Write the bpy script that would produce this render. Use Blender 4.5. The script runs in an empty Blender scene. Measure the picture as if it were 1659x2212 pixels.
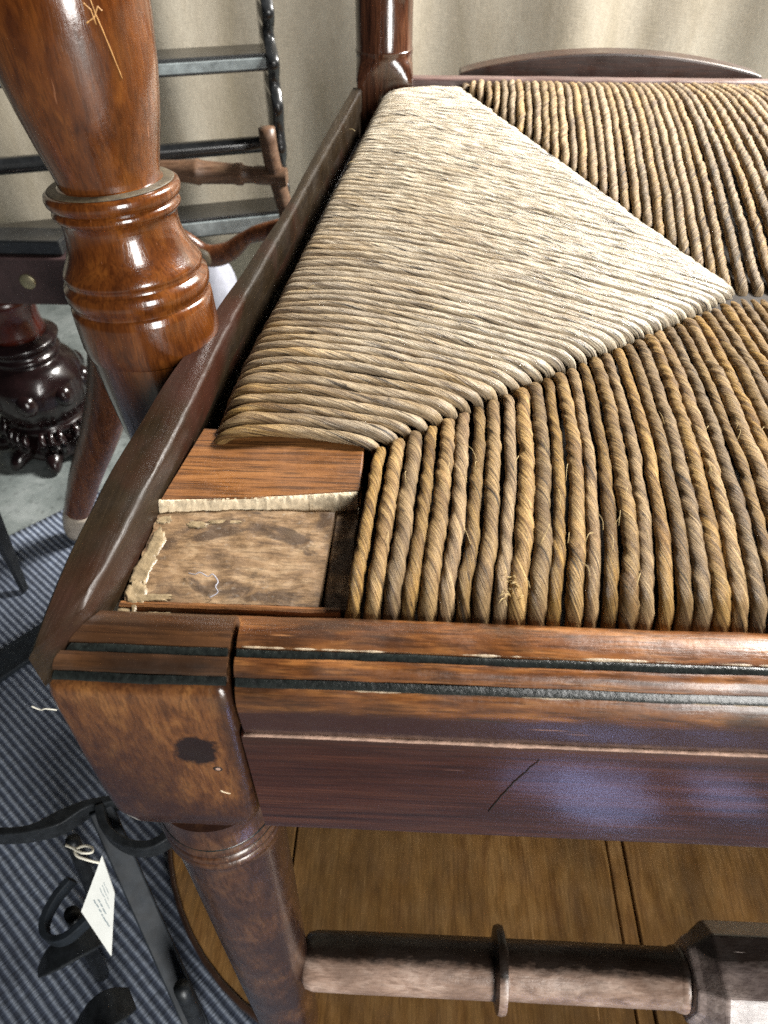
import bpy, bmesh, math, random
from mathutils import Vector, Matrix, noise
R = math.radians
rnd = random.Random(7)
BZ = .024          # top of the board the chair stands on
scene = bpy.context.scene
C = scene.collection

# ------------------------------------------------------------------ camera, world, lamps, exposure
cam_d = bpy.data.cameras.new('camera')
cam = bpy.data.objects.new('camera', cam_d); C.objects.link(cam)
cam.location = (0, 0, .57)
cam.rotation_euler = (R(90 - 44.0), 0, R(2.5))
cam_d.sensor_fit = 'VERTICAL'; cam_d.sensor_height = 36; cam_d.sensor_width = 27
cam_d.lens = 36 * 1560 / 2212
cam_d.clip_start = .01; cam_d.clip_end = 50
cam_d.dof.use_dof = True; cam_d.dof.focus_distance = .235; cam_d.dof.aperture_fstop = 26
scene.camera = cam

world = bpy.data.worlds.new('World'); scene.world = world; world.use_nodes = True
bg = world.node_tree.nodes['Background']
bg.inputs[0].default_value = (.62, .72, .9, 1); bg.inputs[1].default_value = .022

def area(name, loc, target, sx, sy, power, col):
    l = bpy.data.lights.new(name, 'AREA'); l.shape = 'RECTANGLE'; l.size = sx; l.size_y = sy
    l.energy = power; l.color = col
    o = bpy.data.objects.new(name, l); C.objects.link(o); o.location = loc
    o.rotation_euler = (Vector(target) - Vector(loc)).to_track_quat('-Z', 'Y').to_euler()
    return o
area('high_window_light', (.98, .94, 1.36), (.06, .27, .44), .32, .32, 98, (1, .97, .92))
area('garden_door_light', (1.15, -1.80, 1.00), (.05, .3, .46), .60, 1.70, 96, (1, .98, .94))
# daylight through the door falls in narrow patches on the floor in front of the chair
def door_patch(cx, cy, rad, power, col):
    l = bpy.data.lights.new('door_beam', 'SPOT'); l.energy = power; l.color = col; l.spot_blend = .25; l.shadow_soft_size = .004
    o = bpy.data.objects.new('door_beam', l); C.objects.link(o); o.location = (cx + .18, cy - .95, 1.15)
    v = Vector((cx, cy, 0)) - o.location; l.spot_size = 2 * math.atan(rad / v.length); o.rotation_euler = v.to_track_quat('-Z', 'Y').to_euler()
for cx, cy, rad, pw in ((.125, -.16, .045, 620), (.165, -.09, .045, 620), (.175, -.17, .04, 620), (.262, -.11, .03, 620), (.268, -.17, .028, 620)):
    door_patch(cx, cy, rad, pw, (.60, .66, 1))

scene.view_settings.view_transform = 'Standard'; scene.view_settings.look = 'None'
scene.view_settings.gamma = 1; scene.view_settings.exposure = 0
scene.render.engine = 'CYCLES'
try: scene.cycles.use_denoising = False
except Exception: pass
scene.cycles.max_bounces = 6; scene.cycles.sample_clamp_indirect = 2.5

# ------------------------------------------------------------------ helpers: materials
def nt(name):
    m = bpy.data.materials.new(name); m.use_nodes = True
    t = m.node_tree; return m, t, t.nodes, t.links, t.nodes['Principled BSDF']

def ramp(N, stops):
    r = N.new('ShaderNodeValToRGB'); e = r.color_ramp.elements
    while len(e) < len(stops): e.new(.5)
    for i, (p, c) in enumerate(stops):
        e[i].position = p
        e[i].color = (*c, 1) if len(c) == 3 else c
    return r
def g(v): return (v, v, v)

class NB:
    def __init__(s, t): s.t = t; s.N = t.nodes; s.L = t.links
    def mapping(s, src, scale, rot=(0, 0, 0), loc=(0, 0, 0)):
        m = s.N.new('ShaderNodeMapping'); m.inputs['Scale'].default_value = scale
        m.inputs['Rotation'].default_value = rot; m.inputs['Location'].default_value = loc
        s.L.new(src, m.inputs[0]); return m.outputs[0]
    def noise(s, vec, scale, detail=4, rough=.55, dist=0):
        n = s.N.new('ShaderNodeTexNoise'); n.inputs['Scale'].default_value = scale
        n.inputs['Detail'].default_value = detail; n.inputs['Roughness'].default_value = rough
        n.inputs['Distortion'].default_value = dist; s.L.new(vec, n.inputs['Vector']); return n.outputs[0]
    def ramp(s, fac, stops):
        r = ramp(s.N, stops); s.L.new(fac, r.inputs[0]); return r.outputs[0]
    def mix(s, a, b, fac, mode='MIX'):
        m = s.N.new('ShaderNodeMix'); m.data_type = 'RGBA'; m.blend_type = mode
        for sock, v in ((m.inputs[6], a), (m.inputs[7], b)):
            if isinstance(v, tuple): sock.default_value = (*v, 1)
            else: s.L.new(v, sock)
        if isinstance(fac, (int, float)): m.inputs[0].default_value = fac
        else: s.L.new(fac, m.inputs[0])
        return m.outputs[2]
    def math(s, op, a, b=None, clamp=False):
        m = s.N.new('ShaderNodeMath'); m.operation = op; m.use_clamp = clamp
        for i, v in enumerate((a, b)):
            if v is None: continue
            if isinstance(v, (int, float)): m.inputs[i].default_value = v
            else: s.L.new(v, m.inputs[i])
        return m.outputs[0]
    def bump(s, h, strength, dist, normal=None):
        b = s.N.new('ShaderNodeBump'); b.inputs['Strength'].default_value = strength
        b.inputs['Distance'].default_value = dist; s.L.new(h, b.inputs['Height'])
        if normal is not None: s.L.new(normal, b.inputs['Normal'])
        return b.outputs[0]

def wood(name, dark, mid, light, axis='X', fine=1.0, rough=.35, rvar=.15, coat=.2, bump=.25, stain=None, stain_amt=.6,
         stain_scale=22, stain_lo=.42, stain_hi=.6, patches=(), dust=0, seed=0, pore=.55, stretch=.12, mask=None, spec=.5):
    m, t, N, L, P = nt(name); b = NB(t)
    tc = N.new('ShaderNodeTexCoord').outputs['Object']
    oi = N.new('ShaderNodeObjectInfo').outputs['Random']
    off = N.new('ShaderNodeCombineXYZ'); 
    for i in range(3): L.new(b.math('MULTIPLY', oi, 3.1 + i + seed), off.inputs[i])
    va = N.new('ShaderNodeVectorMath'); va.operation = 'ADD'; L.new(tc, va.inputs[0]); L.new(off.outputs[0], va.inputs[1])
    src = va.outputs[0]
    lo, hi = stretch, 1.0
    sc = {'X': (lo, hi, hi), 'Y': (hi, lo, hi), 'Z': (hi, hi, lo)}[axis]
    q_ = stretch * .4
    sf = {'X': (q_, hi, hi), 'Y': (hi, q_, hi), 'Z': (hi, hi, q_)}[axis]
    v1 = b.mapping(src, sc); v2 = b.mapping(src, sf)
    n1 = b.noise(v1, 170 * fine, 6, .62, .6)
    col = b.ramp(n1, [(.28, dark), (.5, mid), (.74, light)])
    n2 = b.noise(v2, 900 * fine, 3, .6, .1)
    p2 = b.ramp(n2, [(.40, g(0)), (.52, g(1))])
    col = b.mix(tuple(c * .35 for c in dark), col, b.math('MULTIPLY_ADD', p2, pore) if False else b.math('ADD', b.math('MULTIPLY', p2, pore), 1 - pore))
    n3 = b.noise(v1 if False else b.mapping(src, tuple(.45 + .55 * x for x in sc)), stain_scale, 5, .6, .5)
    if stain:
        k = b.ramp(n3, [(stain_lo, g(0)), (stain_hi, g(1))])
        col = b.mix(col, b.mix(stain, tuple(c * .55 for c in stain), p2 if False else n1), b.math('MULTIPLY', k, stain_amt))
    for (cx, cy, cz, rx, ry, rz, pc, soft, amt, nz) in patches:   # worn or stained spots with a place of their own
        mp = N.new('ShaderNodeMapping'); mp.vector_type = 'POINT'
        mp.inputs['Scale'].default_value = (1 / rx, 1 / ry, 1 / rz); mp.inputs['Location'].default_value = (-cx / rx, -cy / ry, -cz / rz)
        L.new(tc, mp.inputs[0])
        ln = N.new('ShaderNodeVectorMath'); ln.operation = 'LENGTH'; L.new(mp.outputs[0], ln.inputs[0])
        nn = b.noise(tc, 140, 5, .65)
        d = b.math('ADD', ln.outputs[1], b.math('MULTIPLY', b.math('SUBTRACT', nn, .5), nz))
        k = b.ramp(d, [(max(0, .8 - soft) / 1.6, g(1)), (min(1, (.8 + soft) / 1.6), g(0))])
        k.node.color_ramp.interpolation = 'EASE' if False else 'LINEAR'
        dd = b.math('DIVIDE', d, 1.6); L.new(dd, k.node.inputs[0])
        col = b.mix(col, b.mix(pc, tuple(c * .6 for c in pc), n1), b.math('MULTIPLY', k, amt))
    if dust:
        nd = b.noise(src, 420, 5, .7); kd = b.ramp(nd, [(.6, g(0)), (.8, g(1))])
        col = b.mix(col, (.33, .30, .26), b.math('MULTIPLY', kd, dust))
    if mask:       # a ragged line where one colour gives way to another: direction, offset (m), width, raggedness, colour
        (dy, dz), off_, wid, rag, mc = mask
        sp = N.new('ShaderNodeSeparateXYZ'); L.new(tc, sp.inputs[0])
        d = b.math('ADD', b.math('MULTIPLY', b.math('ADD', sp.outputs[2], BZ), dz), b.math('MULTIPLY', b.math('ADD', sp.outputs[1], .3), dy))
        nm = b.noise(b.mapping(tc, (.35, 1, 1)), 240, 5, .7)
        d = b.math('ADD', d, b.math('MULTIPLY', b.math('SUBTRACT', nm, .5), rag))
        km = N.new('ShaderNodeMapRange'); km.inputs[1].default_value = off_; km.inputs[2].default_value = off_ + wid; L.new(d, km.inputs[0])
        col = b.mix(col, b.mix(mc, tuple(c * .6 for c in mc), n1), b.math('MULTIPLY', km.outputs[0], .95))
    # scratches
    sv = b.mapping(src, {'X': (.05, 1, 1), 'Y': (1, .05, 1), 'Z': (1, 1, .05)}[axis], rot=(.15, .2, .25))
    ns = b.noise(sv, 520, 2, .5); ks = b.ramp(ns, [(.735, g(0)), (.76, g(1))])
    col = b.mix(col, tuple(min(1, c * 1.6 + .05) for c in light), b.math('MULTIPLY', ks, .45))
    L.new(col, P.inputs['Base Color'])
    nr = b.noise(src, 60, 5, .6)
    rr = N.new('ShaderNodeMapRange'); rr.inputs[3].default_value = max(.05, rough - rvar); rr.inputs[4].default_value = rough + rvar
    rr.inputs[1].default_value = .3; rr.inputs[2].default_value = .7; L.new(nr, rr.inputs[0]); L.new(rr.outputs[0], P.inputs['Roughness'])
    P.inputs['Specular IOR Level'].default_value = spec
    P.inputs['Coat Weight'].default_value = coat; P.inputs['Coat Roughness'].default_value = max(.06, rough * .5)
    nb_ = b.bump(p2, bump * .5, .0003)
    nb_ = b.bump(nr, bump, .0012, nb_)
    nl = b.noise(src, 260, 4, .6); nb_ = b.bump(nl, bump * .6, .0005, nb_)
    L.new(nb_, P.inputs['Normal'])
    if coat: L.new(b.bump(nl, bump * .5, .0005), P.inputs['Coat Normal'])
    return m

def simple(name, col, rough=.5, metal=0, coat=0, var=.25, scale=120, bump=.2, bdist=.0006, spec=.5):
    m, t, N, L, P = nt(name); b = NB(t)
    tc = N.new('ShaderNodeTexCoord').outputs['Object']
    n = b.noise(tc, scale, 6, .62)
    c = b.ramp(n, [(.3, tuple(x * (1 - var) for x in col)), (.7, tuple(min(1, x * (1 + var)) for x in col))])
    L.new(c, P.inputs['Base Color'])
    rr = N.new('ShaderNodeMapRange'); rr.inputs[3].default_value = max(.04, rough - .12); rr.inputs[4].default_value = min(1, rough + .12); L.new(b.noise(tc, scale * .6, 4), rr.inputs[0])
    L.new(rr.outputs[0], P.inputs['Roughness'])
    P.inputs['Metallic'].default_value = metal; P.inputs['Coat Weight'].default_value = coat; P.inputs['Coat Roughness'].default_value = .12
    P.inputs['Specular IOR Level'].default_value = spec
    L.new(b.bump(n, bump, bdist), P.inputs['Normal'])
    return m

def rush_material():
    # fibres follow the twist: uv.x is the length along the cord in metres, uv.y the angle in turns; attribute "cord" = turns per metre, seed, wear
    m, t, N, L, P = nt('twisted_rush'); b = NB(t)
    uv = N.new('ShaderNodeUVMap'); uv.uv_map = 'UVMap'
    sp = N.new('ShaderNodeSeparateXYZ'); L.new(uv.outputs[0], sp.inputs[0])
    at = N.new('ShaderNodeAttribute'); at.attribute_name = 'cord'; at.attribute_type = 'GEOMETRY'
    sa = N.new('ShaderNodeSeparateXYZ'); L.new(at.outputs['Vector'], sa.inputs[0])
    psi = b.math('ADD', b.math('MULTIPLY', b.math('SUBTRACT', sp.outputs[1], b.math('MULTIPLY', sp.outputs[0], sa.outputs[0])), 2 * math.pi), b.math('MULTIPLY', sa.outputs[1], 5.3))
    cs = b.math('COSINE', psi); sn = b.math('SINE', psi)
    def vec(a, k):
        c = N.new('ShaderNodeCombineXYZ'); L.new(b.math('MULTIPLY', cs, a), c.inputs[0]); L.new(b.math('MULTIPLY', sn, a), c.inputs[1])
        L.new(b.math('ADD', b.math('MULTIPLY', sp.outputs[0], k), b.math('MULTIPLY', sa.outputs[1], 57.0)), c.inputs[2]); return c.outputs[0]
    fib = b.noise(vec(7, 60), 1, 4, .65, .2)
    fib2 = b.noise(vec(18, 110), 1, 2, .5)
    blade = b.noise(vec(1.5, 55), 1, 4, .6, .4)
    spot = b.noise(vec(1.8, 260), 1, 4, .7)
    tone = b.noise(vec(.25, 22), 1, 3, .5)
    col = b.ramp(fib, [(.30, (.040, .019, .006)), (.40, (.19, .104, .028)), (.54, (.40, .24, .070)), (.74, (.66, .45, .165))])
    bl = b.ramp(blade, [(.28, (.34, .28, .22)), (.40, (.70, .63, .55)), (.52, g(1)), (.68, (1.28, 1.22, 1.08))])
    col = b.mix(col, bl, 1.0, 'MULTIPLY')
    tn = b.ramp(tone, [(.3, (.62, .54, .45)), (.5, g(1)), (.7, (1.18, 1.15, 1.05))])
    col = b.mix(col, tn, 1.0, 'MULTIPLY')
    hs = N.new('ShaderNodeHueSaturation')
    L.new(b.math('ADD', b.math('MULTIPLY', b.math('FRACT', b.math('MULTIPLY', sa.outputs[1], 7.31)), .40), .50), hs.inputs['Value'])
    L.new(b.math('ADD', b.math('MULTIPLY', b.math('FRACT', b.math('MULTIPLY', sa.outputs[1], 3.77)), .26), .74), hs.inputs['Saturation'])
    L.new(col, hs.inputs['Color'])
    # paler, greyer colour paints the sheen of light on the side triangle
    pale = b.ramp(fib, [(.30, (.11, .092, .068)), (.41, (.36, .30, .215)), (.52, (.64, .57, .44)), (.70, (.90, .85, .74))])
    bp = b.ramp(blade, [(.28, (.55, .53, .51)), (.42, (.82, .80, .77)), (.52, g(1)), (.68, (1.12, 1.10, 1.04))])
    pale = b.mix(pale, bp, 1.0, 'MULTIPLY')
    pale_sheen = b.math('MULTIPLY', sa.outputs[2], b.ramp(b.noise(vec(.9, 50), 1, 4, .6), [(.30, g(.35)), (.6, g(1))]))
    col = b.mix(hs.outputs[0], pale, pale_sheen)
    ks = b.ramp(spot, [(.62, g(0)), (.69, g(1))])
    col = b.mix(col, (.016, .011, .008), b.math('MULTIPLY', ks, .8))
    # thin dark streaks of dirt caught between the blades, long and following the twist
    st = b.noise(vec(2.1, 30), 1, 5, .66, .4)
    gr = b.ramp(b.math('ADD', st, b.math('MULTIPLY', b.math('SUBTRACT', 1.0, sa.outputs[2]), .05)), [(.402, g(1)), (.45, g(0))])
    col = b.mix(col, (.018, .013, .009), b.math('MULTIPLY', gr, .93))
    L.new(col, P.inputs['Base Color'])
    L.new(b.math('SUBTRACT', .52, b.math('MULTIPLY', sa.outputs[2], .12)), P.inputs['Roughness']); L.new(b.math('ADD', .22, b.math('MULTIPLY', sa.outputs[2], .38)), P.inputs['Specular IOR Level'])   # the paler cords are also glossier
    nb_ = b.bump(fib, .8, .0007); nb_ = b.bump(fib2, .5, .0003, nb_)
    L.new(nb_, P.inputs['Normal'])
    return m

# ------------------------------------------------------------------ helpers: meshes
class MB:
    def __init__(s): s.v = []; s.f = []; s.mi = []
    def quad_grid(s, rows, close_u=False, close_v=False, cap=False, mi=0):
        """rows: list of equally long lists of points"""
        o = len(s.v); n = len(rows[0]); m = len(rows)
        for r in rows: s.v.extend(tuple(p) for p in r)
        for i in range(m - (0 if close_u else 1)):
            for j in range(n - (0 if close_v else 1)):
                a = o + i * n + j; b_ = o + i * n + (j + 1) % n
                c = o + ((i + 1) % m) * n + (j + 1) % n; d = o + ((i + 1) % m) * n + j
                s.f.append((a, b_, c, d)); s.mi.append(mi)
        if cap:
            s.f.append(tuple(o + j for j in range(n))[::-1]); s.mi.append(mi)
            s.f.append(tuple(o + (m - 1) * n + j for j in range(n))); s.mi.append(mi)
        return s
    def prism(s, poly, a, bvec):
        """poly: 3d points, extruded by vector bvec"""
        p0 = [Vector(p) + Vector(a) for p in poly]; p1 = [p + Vector(bvec) for p in p0]
        return s.quad_grid([p0, p1], close_v=True, cap=True)

THINGS = {}
def build(name, mb, mat, parent=None, smooth=True, bevel=0, bseg=2, autosmooth=None, sub=0):
    me = bpy.data.meshes.new(name)
    base = Vector(parent.get('_base', (0, 0, 0))) if parent is not None else Vector((0, 0, 0))
    me.from_pydata([tuple(Vector(p) - base) for p in mb.v], [], mb.f)
    bm = bmesh.new(); bm.from_mesh(me)
    bmesh.ops.recalc_face_normals(bm, faces=bm.faces)
    if bevel:
        es = [e for e in bm.edges if len(e.link_faces) == 2 and e.calc_face_angle(0) > .5]
        bmesh.ops.bevel(bm, geom=es, offset=bevel, segments=bseg, affect='EDGES', profile=.5, clamp_overlap=True)
    if autosmooth is not None:
        for e in bm.edges:
            if len(e.link_faces) == 2 and e.calc_face_angle(0) > autosmooth: e.smooth = False
    bm.to_mesh(me); bm.free()
    if smooth:
        me.polygons.foreach_set('use_smooth', [True] * len(me.polygons))
    me.materials.append(mat)
    o = bpy.data.objects.new(name, me); C.objects.link(o)
    if parent is not None:
        o.parent = parent; o['_base'] = tuple(base)
    return o

def empty(name, loc, label, cat, group=None):
    o = bpy.data.objects.new(name, None); C.objects.link(o); o.location = loc; o['_base'] = tuple(loc)
    o.empty_display_size = .05
    o['label'] = label; o['category'] = cat
    if group: o['group'] = group
    return o
def tag(o, label, cat, group=None):
    o['label'] = label; o['category'] = cat
    if group: o['group'] = group
    return o
def struct(o): o['kind'] = 'structure'; return o

def fr(T, up=Vector((0, 0, 1))):
    T = T.normalized()
    Nn = T.cross(up)
    if Nn.length < 1e-4: Nn = T.cross(Vector((0, 1, 0)))
    Nn.normalize(); return Nn, Nn.cross(T).normalized()
def catmull(pts, n):
    """smooth resample of control points into n points, even in length"""
    P_ = [Vector(p) for p in pts]; out = []
    for i in range(len(P_) - 1):
        p0 = P_[max(0, i - 1)]; p1 = P_[i]; p2 = P_[i + 1]; p3 = P_[min(len(P_) - 1, i + 2)]
        for k in range(12):
            t = k / 12
            out.append(.5 * ((2 * p1) + (p2 - p0) * t + (2 * p0 - 5 * p1 + 4 * p2 - p3) * t * t + (3 * p1 - p0 - 3 * p2 + p3) * t ** 3))
    out.append(P_[-1])
    L_ = [0]
    for a, b_ in zip(out, out[1:]): L_.append(L_[-1] + (b_ - a).length)
    res = []; j = 0
    for k in range(n):
        d = L_[-1] * k / (n - 1)
        while j < len(out) - 2 and L_[j + 1] < d: j += 1
        t = (d - L_[j]) / max(1e-9, L_[j + 1] - L_[j]); res.append(out[j].lerp(out[j + 1], min(1, max(0, t))))
    return res
def tube(path, radii, seg=12, sy=1.0, cap=True, up=Vector((0, 0, 1))):
    mb = MB(); rows = []
    n = len(path)
    for i, p in enumerate(path):
        T = path[min(n - 1, i + 1)] - path[max(0, i - 1)]
        Nn, B = fr(T, up); r = radii[i] if hasattr(radii, '__len__') else radii
        rows.append([p + Nn * (r * math.cos(a)) + B * (r * sy * math.sin(a)) for a in [2 * math.pi * k / seg for k in range(seg)]])
    return mb.quad_grid(rows, close_v=True, cap=cap)
def ribbon(path, w, th, up=Vector((0, 0, 1)), ws=None):
    """flat bar of rectangular section"""
    rows = []; n = len(path)
    for i, p in enumerate(path):
        T = path[min(n - 1, i + 1)] - path[max(0, i - 1)]; Nn, B = fr(T, up); k = w * (ws[i] if ws else 1)
        rows.append([p + Nn * a + B * c for a, c in ((-k / 2, -th / 2), (k / 2, -th / 2), (k / 2, th / 2), (-k / 2, th / 2))])
    return MB().quad_grid(rows, close_v=True, cap=True)
def lathe(prof, p0, p1, seg=48, jit=0):
    """prof: (radius, t) along the axis p0 -> p1 where t is metres from p0"""
    p0 = Vector(p0); ax = (Vector(p1) - p0).normalized()
    u = ax.cross(Vector((0, 1, 0))); u = (u if u.length > .01 else ax.cross(Vector((1, 0, 0)))).normalized(); w = ax.cross(u)
    rows = []
    for r, t in prof:
        rows.append([p0 + ax * t + (u * math.cos(a) + w * math.sin(a)) * (max(r, 1e-5) + jit * noise.noise(Vector((math.cos(a) * 2, math.sin(a) * 2, t * 60))))
                     for a in [2 * math.pi * k / seg for k in range(seg)]])
    return MB().quad_grid(rows, close_v=True, cap=True)
def smooth_prof(pts, n=6):
    """catmull through (r, t) list"""
    P_ = catmull([(a, b_, 0) for a, b_ in pts], (len(pts) - 1) * n + 1)
    return [(p.x, p.y) for p in P_]
def box(x0, x1, y0, y1, z0, z1):
    return MB().quad_grid([[(x0, y0, z0), (x1, y0, z0), (x1, y1, z0), (x0, y1, z0)], [(x0, y0, z1), (x1, y0, z1), (x1, y1, z1), (x0, y1, z1)]], close_v=True, cap=True)
def add(*ms):
    r = MB()
    for m in ms:
        o = len(r.v); r.v += m.v; r.f += [tuple(i + o for i in f) for f in m.f]
    return r
def extrude_x(prof, xa, xb, n=60, wob=.00012, seed=0.0, close=True):
    """closed (y, z) profile swept along x; xa, xb are numbers or functions of y"""
    rows = []
    fa = xa if callable(xa) else (lambda y: xa); fb = xb if callable(xb) else (lambda y: xb)
    for i in range(n + 1):
        t = i / n; row = []
        for (y, z) in prof:
            x = fa(y) + (fb(y) - fa(y)) * t
            w = wob * noise.noise(Vector((x * 45 + seed, z * 60, seed))) + wob * .5 * noise.noise(Vector((x * 190 + seed, z * 200, seed)))
            row.append((x, y + w, z + w * .7))
        rows.append(row)
    return MB().quad_grid(rows, close_v=close, cap=True)

# ------------------------------------------------------------------ materials
M = {}
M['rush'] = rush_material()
M['post'] = wood('honey_polished_wood', (.042, .010, .002), (.100, .028, .005), (.165, .052, .009), 'Z', fine=1.3, rough=.22, rvar=.07, coat=.8, bump=.16, stretch=.28, pore=.35,
                 stain=(.05, .016, .005), stain_amt=.55, stain_scale=45, stain_lo=.52, stain_hi=.74)
M['post_dark'] = wood('dark_turned_post_wood', (.018, .007, .004), (.055, .02, .01), (.10, .04, .018), 'Z', rough=.2, rvar=.06, coat=.7, bump=.12)
M['dust'] = simple('grimy_wax', (.075, .058, .035), .55, var=.4, scale=400, bump=.5)
M['rail_top'] = wood('worn_rail_moulding', (.045, .013, .004), (.165, .058, .015), (.36, .15, .042), 'X', fine=1.9, rough=.34, coat=.3, bump=.3, stretch=.16,
                     stain=(.026, .011, .005), stain_amt=.85, stain_scale=34, stain_lo=.5, stain_hi=.62, mask=((0, -1), -.4285, .0026, .0035, (.040, .016, .013)))
M['rail_face'] = wood('dark_stained_rail', (.018, .005, .003), (.050, .015, .008), (.10, .034, .016), 'X', fine=1.6, rough=.22, rvar=.05, coat=.45, bump=.09, stretch=.06, pore=.4,
                      stain=(.026, .010, .008), stain_amt=.6, stain_scale=16)
M['block'] = wood('stained_leg_block', (.05, .018, .008), (.125, .048, .017), (.215, .092, .032), 'Z', rough=.34, coat=.3, bump=.22,
                  stain=(.035, .014, .010), stain_amt=.85, stain_scale=26, stain_lo=.46, stain_hi=.58)
M['leg'] = wood('brown_leg_wood', (.035, .014, .008), (.075, .032, .016), (.14, .065, .028), 'Z', rough=.30, coat=.45, bump=.25, stretch=.35, pore=.4,
                stain=(.034, .017, .015), stain_amt=.8, stain_scale=30)
M['slip'] = wood('side_rail_wood', (.011, .007, .004), (.016, .010, .005), (.022, .014, .007), 'Y', rough=.42, coat=.0, bump=.3, pore=.3, stretch=.2, spec=.22,
                 stain=(.040, .012, .007), stain_amt=.75, stain_scale=20, stain_lo=.52, stain_hi=.66)
M['ebony'] = simple('ebonised_band', (.009, .011, .010), .28, coat=.1, var=.7, scale=600, bump=.5, bdist=.0004)
M['bare'] = wood('bare_brown_wood', (.075, .026, .006), (.18, .070, .018), (.26, .110, .032), 'X', fine=1.4, rough=.5, coat=0, bump=.4, pore=.7)
M['raw'] = simple('raw_split_wood', (.70, .58, .40), .75, var=.35, scale=500, bump=.8, bdist=.001)
M['joint'] = wood('glue_stained_joint', (.070, .038, .017), (.20, .120, .058), (.38, .265, .155), 'X', fine=1.4, rough=.62, coat=0, bump=.5, stretch=.4, pore=.35,
                  stain=(.06, .034, .018), stain_amt=.85, stain_scale=90, stain_lo=.5, stain_hi=.58, dust=.6)
M['glue'] = simple('old_glue', (.235, .175, .10), .36, var=.4, scale=260, bump=.6, bdist=.001)
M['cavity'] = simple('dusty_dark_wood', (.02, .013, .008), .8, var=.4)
M['stretcher'] = wood('worn_stretcher_wood', (.20, .125, .090), (.37, .25, .19), (.56, .42, .34), 'X', rough=.36, coat=.15, bump=.35, stretch=.5, pore=.3,
                      stain=(.14, .085, .06), stain_amt=.45, stain_scale=40, dust=.2, mask=((.60, .80), .60 * .1045 + .80 * .150 + .0072, .0030, .007, (.010, .006, .004)))  # ragged dark colour over the upper back side
M['backrail'] = wood('back_rail_wood', (.07, .04, .036), (.15, .092, .082), (.22, .15, .135), 'X', rough=.4, coat=.2, bump=.2)
M['arch'] = wood('dark_red_board', (.014, .006, .003), (.035, .013, .007), (.055, .022, .011), 'X', rough=.4, coat=.15, bump=.1)
M['filler'] = simple('chipped_pale_edge', (.42, .27, .20), .7, var=.45, scale=300, bump=.7, bdist=.001)
M['crack'] = simple('dark_crack', (.012, .006, .004), .7, var=.3)
M['black'] = simple('black_lacquer', (.012, .013, .014), .28, coat=.4, var=.5, scale=90, bump=.2)
M['iron'] = simple('blackened_iron', (.02, .023, .026), .42, metal=.35, var=.5, scale=180, bump=.4)
M['ironbar'] = simple('blue_black_bar', (.012, .016, .021), .6, var=.4, scale=120, bump=.3, spec=.25)
M['mahog'] = simple('dark_mahogany', (.009, .004, .004), .22, coat=.2, var=.5, scale=60, bump=.15)
M['redpost'] = simple('red_mahogany', (.035, .006, .003), .25, coat=.2, var=.4, scale=60, bump=.1)
M['apron'] = simple('dull_red_apron', (.045, .026, .026), .5, var=.3, scale=50)
M['brown'] = wood('reddish_leg', (.045, .014, .006), (.12, .04, .014), (.17, .065, .024), 'Z', rough=.35, coat=.3, bump=.12)
M['spindle'] = wood('dull_spindle', (.06, .03, .015), (.13, .07, .04), (.18, .11, .065), 'X', rough=.5, coat=.1, bump=.15)
M['brass'] = simple('brass', (.36, .32, .20), .4, metal=.7, var=.3)
M['paletip'] = simple('pale_tip', (.36, .31, .25), .4, var=.3)
M['white'] = simple('white_cloth', (.36, .37, .43), .8, var=.12)
M['paper'] = simple('paper_tag', (.86, .88, .84), .8, var=.05, scale=60, bump=.1)
M['ink'] = simple('grey_ink', (.32, .38, .40), .8, var=.1)
M['straw'] = simple('dry_fibre', (.50, .37, .17), .6, var=.3)
M['string2'] = M['straw']
M['string'] = simple('cotton_string', (.78, .75, .64), .9, var=.15)
M['board'] = wood('oiled_board', (.14, .064, .019), (.25, .128, .040), (.36, .205, .076), 'Y', fine=.7, rough=.42, coat=.15, bump=.2,
                  stain=(.10, .06, .025), stain_amt=.5, stain_scale=14, pore=.35, stretch=.16)
M['rim'] = simple('dark_rim', (.04, .02, .012), .4, var=.3, coat=.2)

def curtain_mat():
    m, t, N, L, P = nt('calico_cloth'); b = NB(t)
    tc = N.new('ShaderNodeTexCoord').outputs['Object']
    w1 = b.noise(b.mapping(tc, (1, 1, .12)), 900, 2, .5); w2 = b.noise(b.mapping(tc, (.12, 1, 1)), 900, 2, .5)
    big = b.noise(b.mapping(tc, (1, 1, .25)), 14, 5, .6, .4)
    col = b.ramp(big, [(.3, (.32, .275, .195)), (.5, (.43, .38, .295)), (.7, (.51, .465, .375))])
    wv = b.ramp(b.math('ADD', b.math('MULTIPLY', w1, .5), b.math('MULTIPLY', w2, .5)), [(.35, g(.8)), (.65, g(1.1))])
    L.new(b.mix(col, wv, 1, 'MULTIPLY'), P.inputs['Base Color']); P.inputs['Roughness'].default_value = .85
    L.new(b.bump(b.math('ADD', w1, w2), .3, .0006), P.inputs['Normal'])
    return m
M['curtain'] = curtain_mat()
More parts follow.
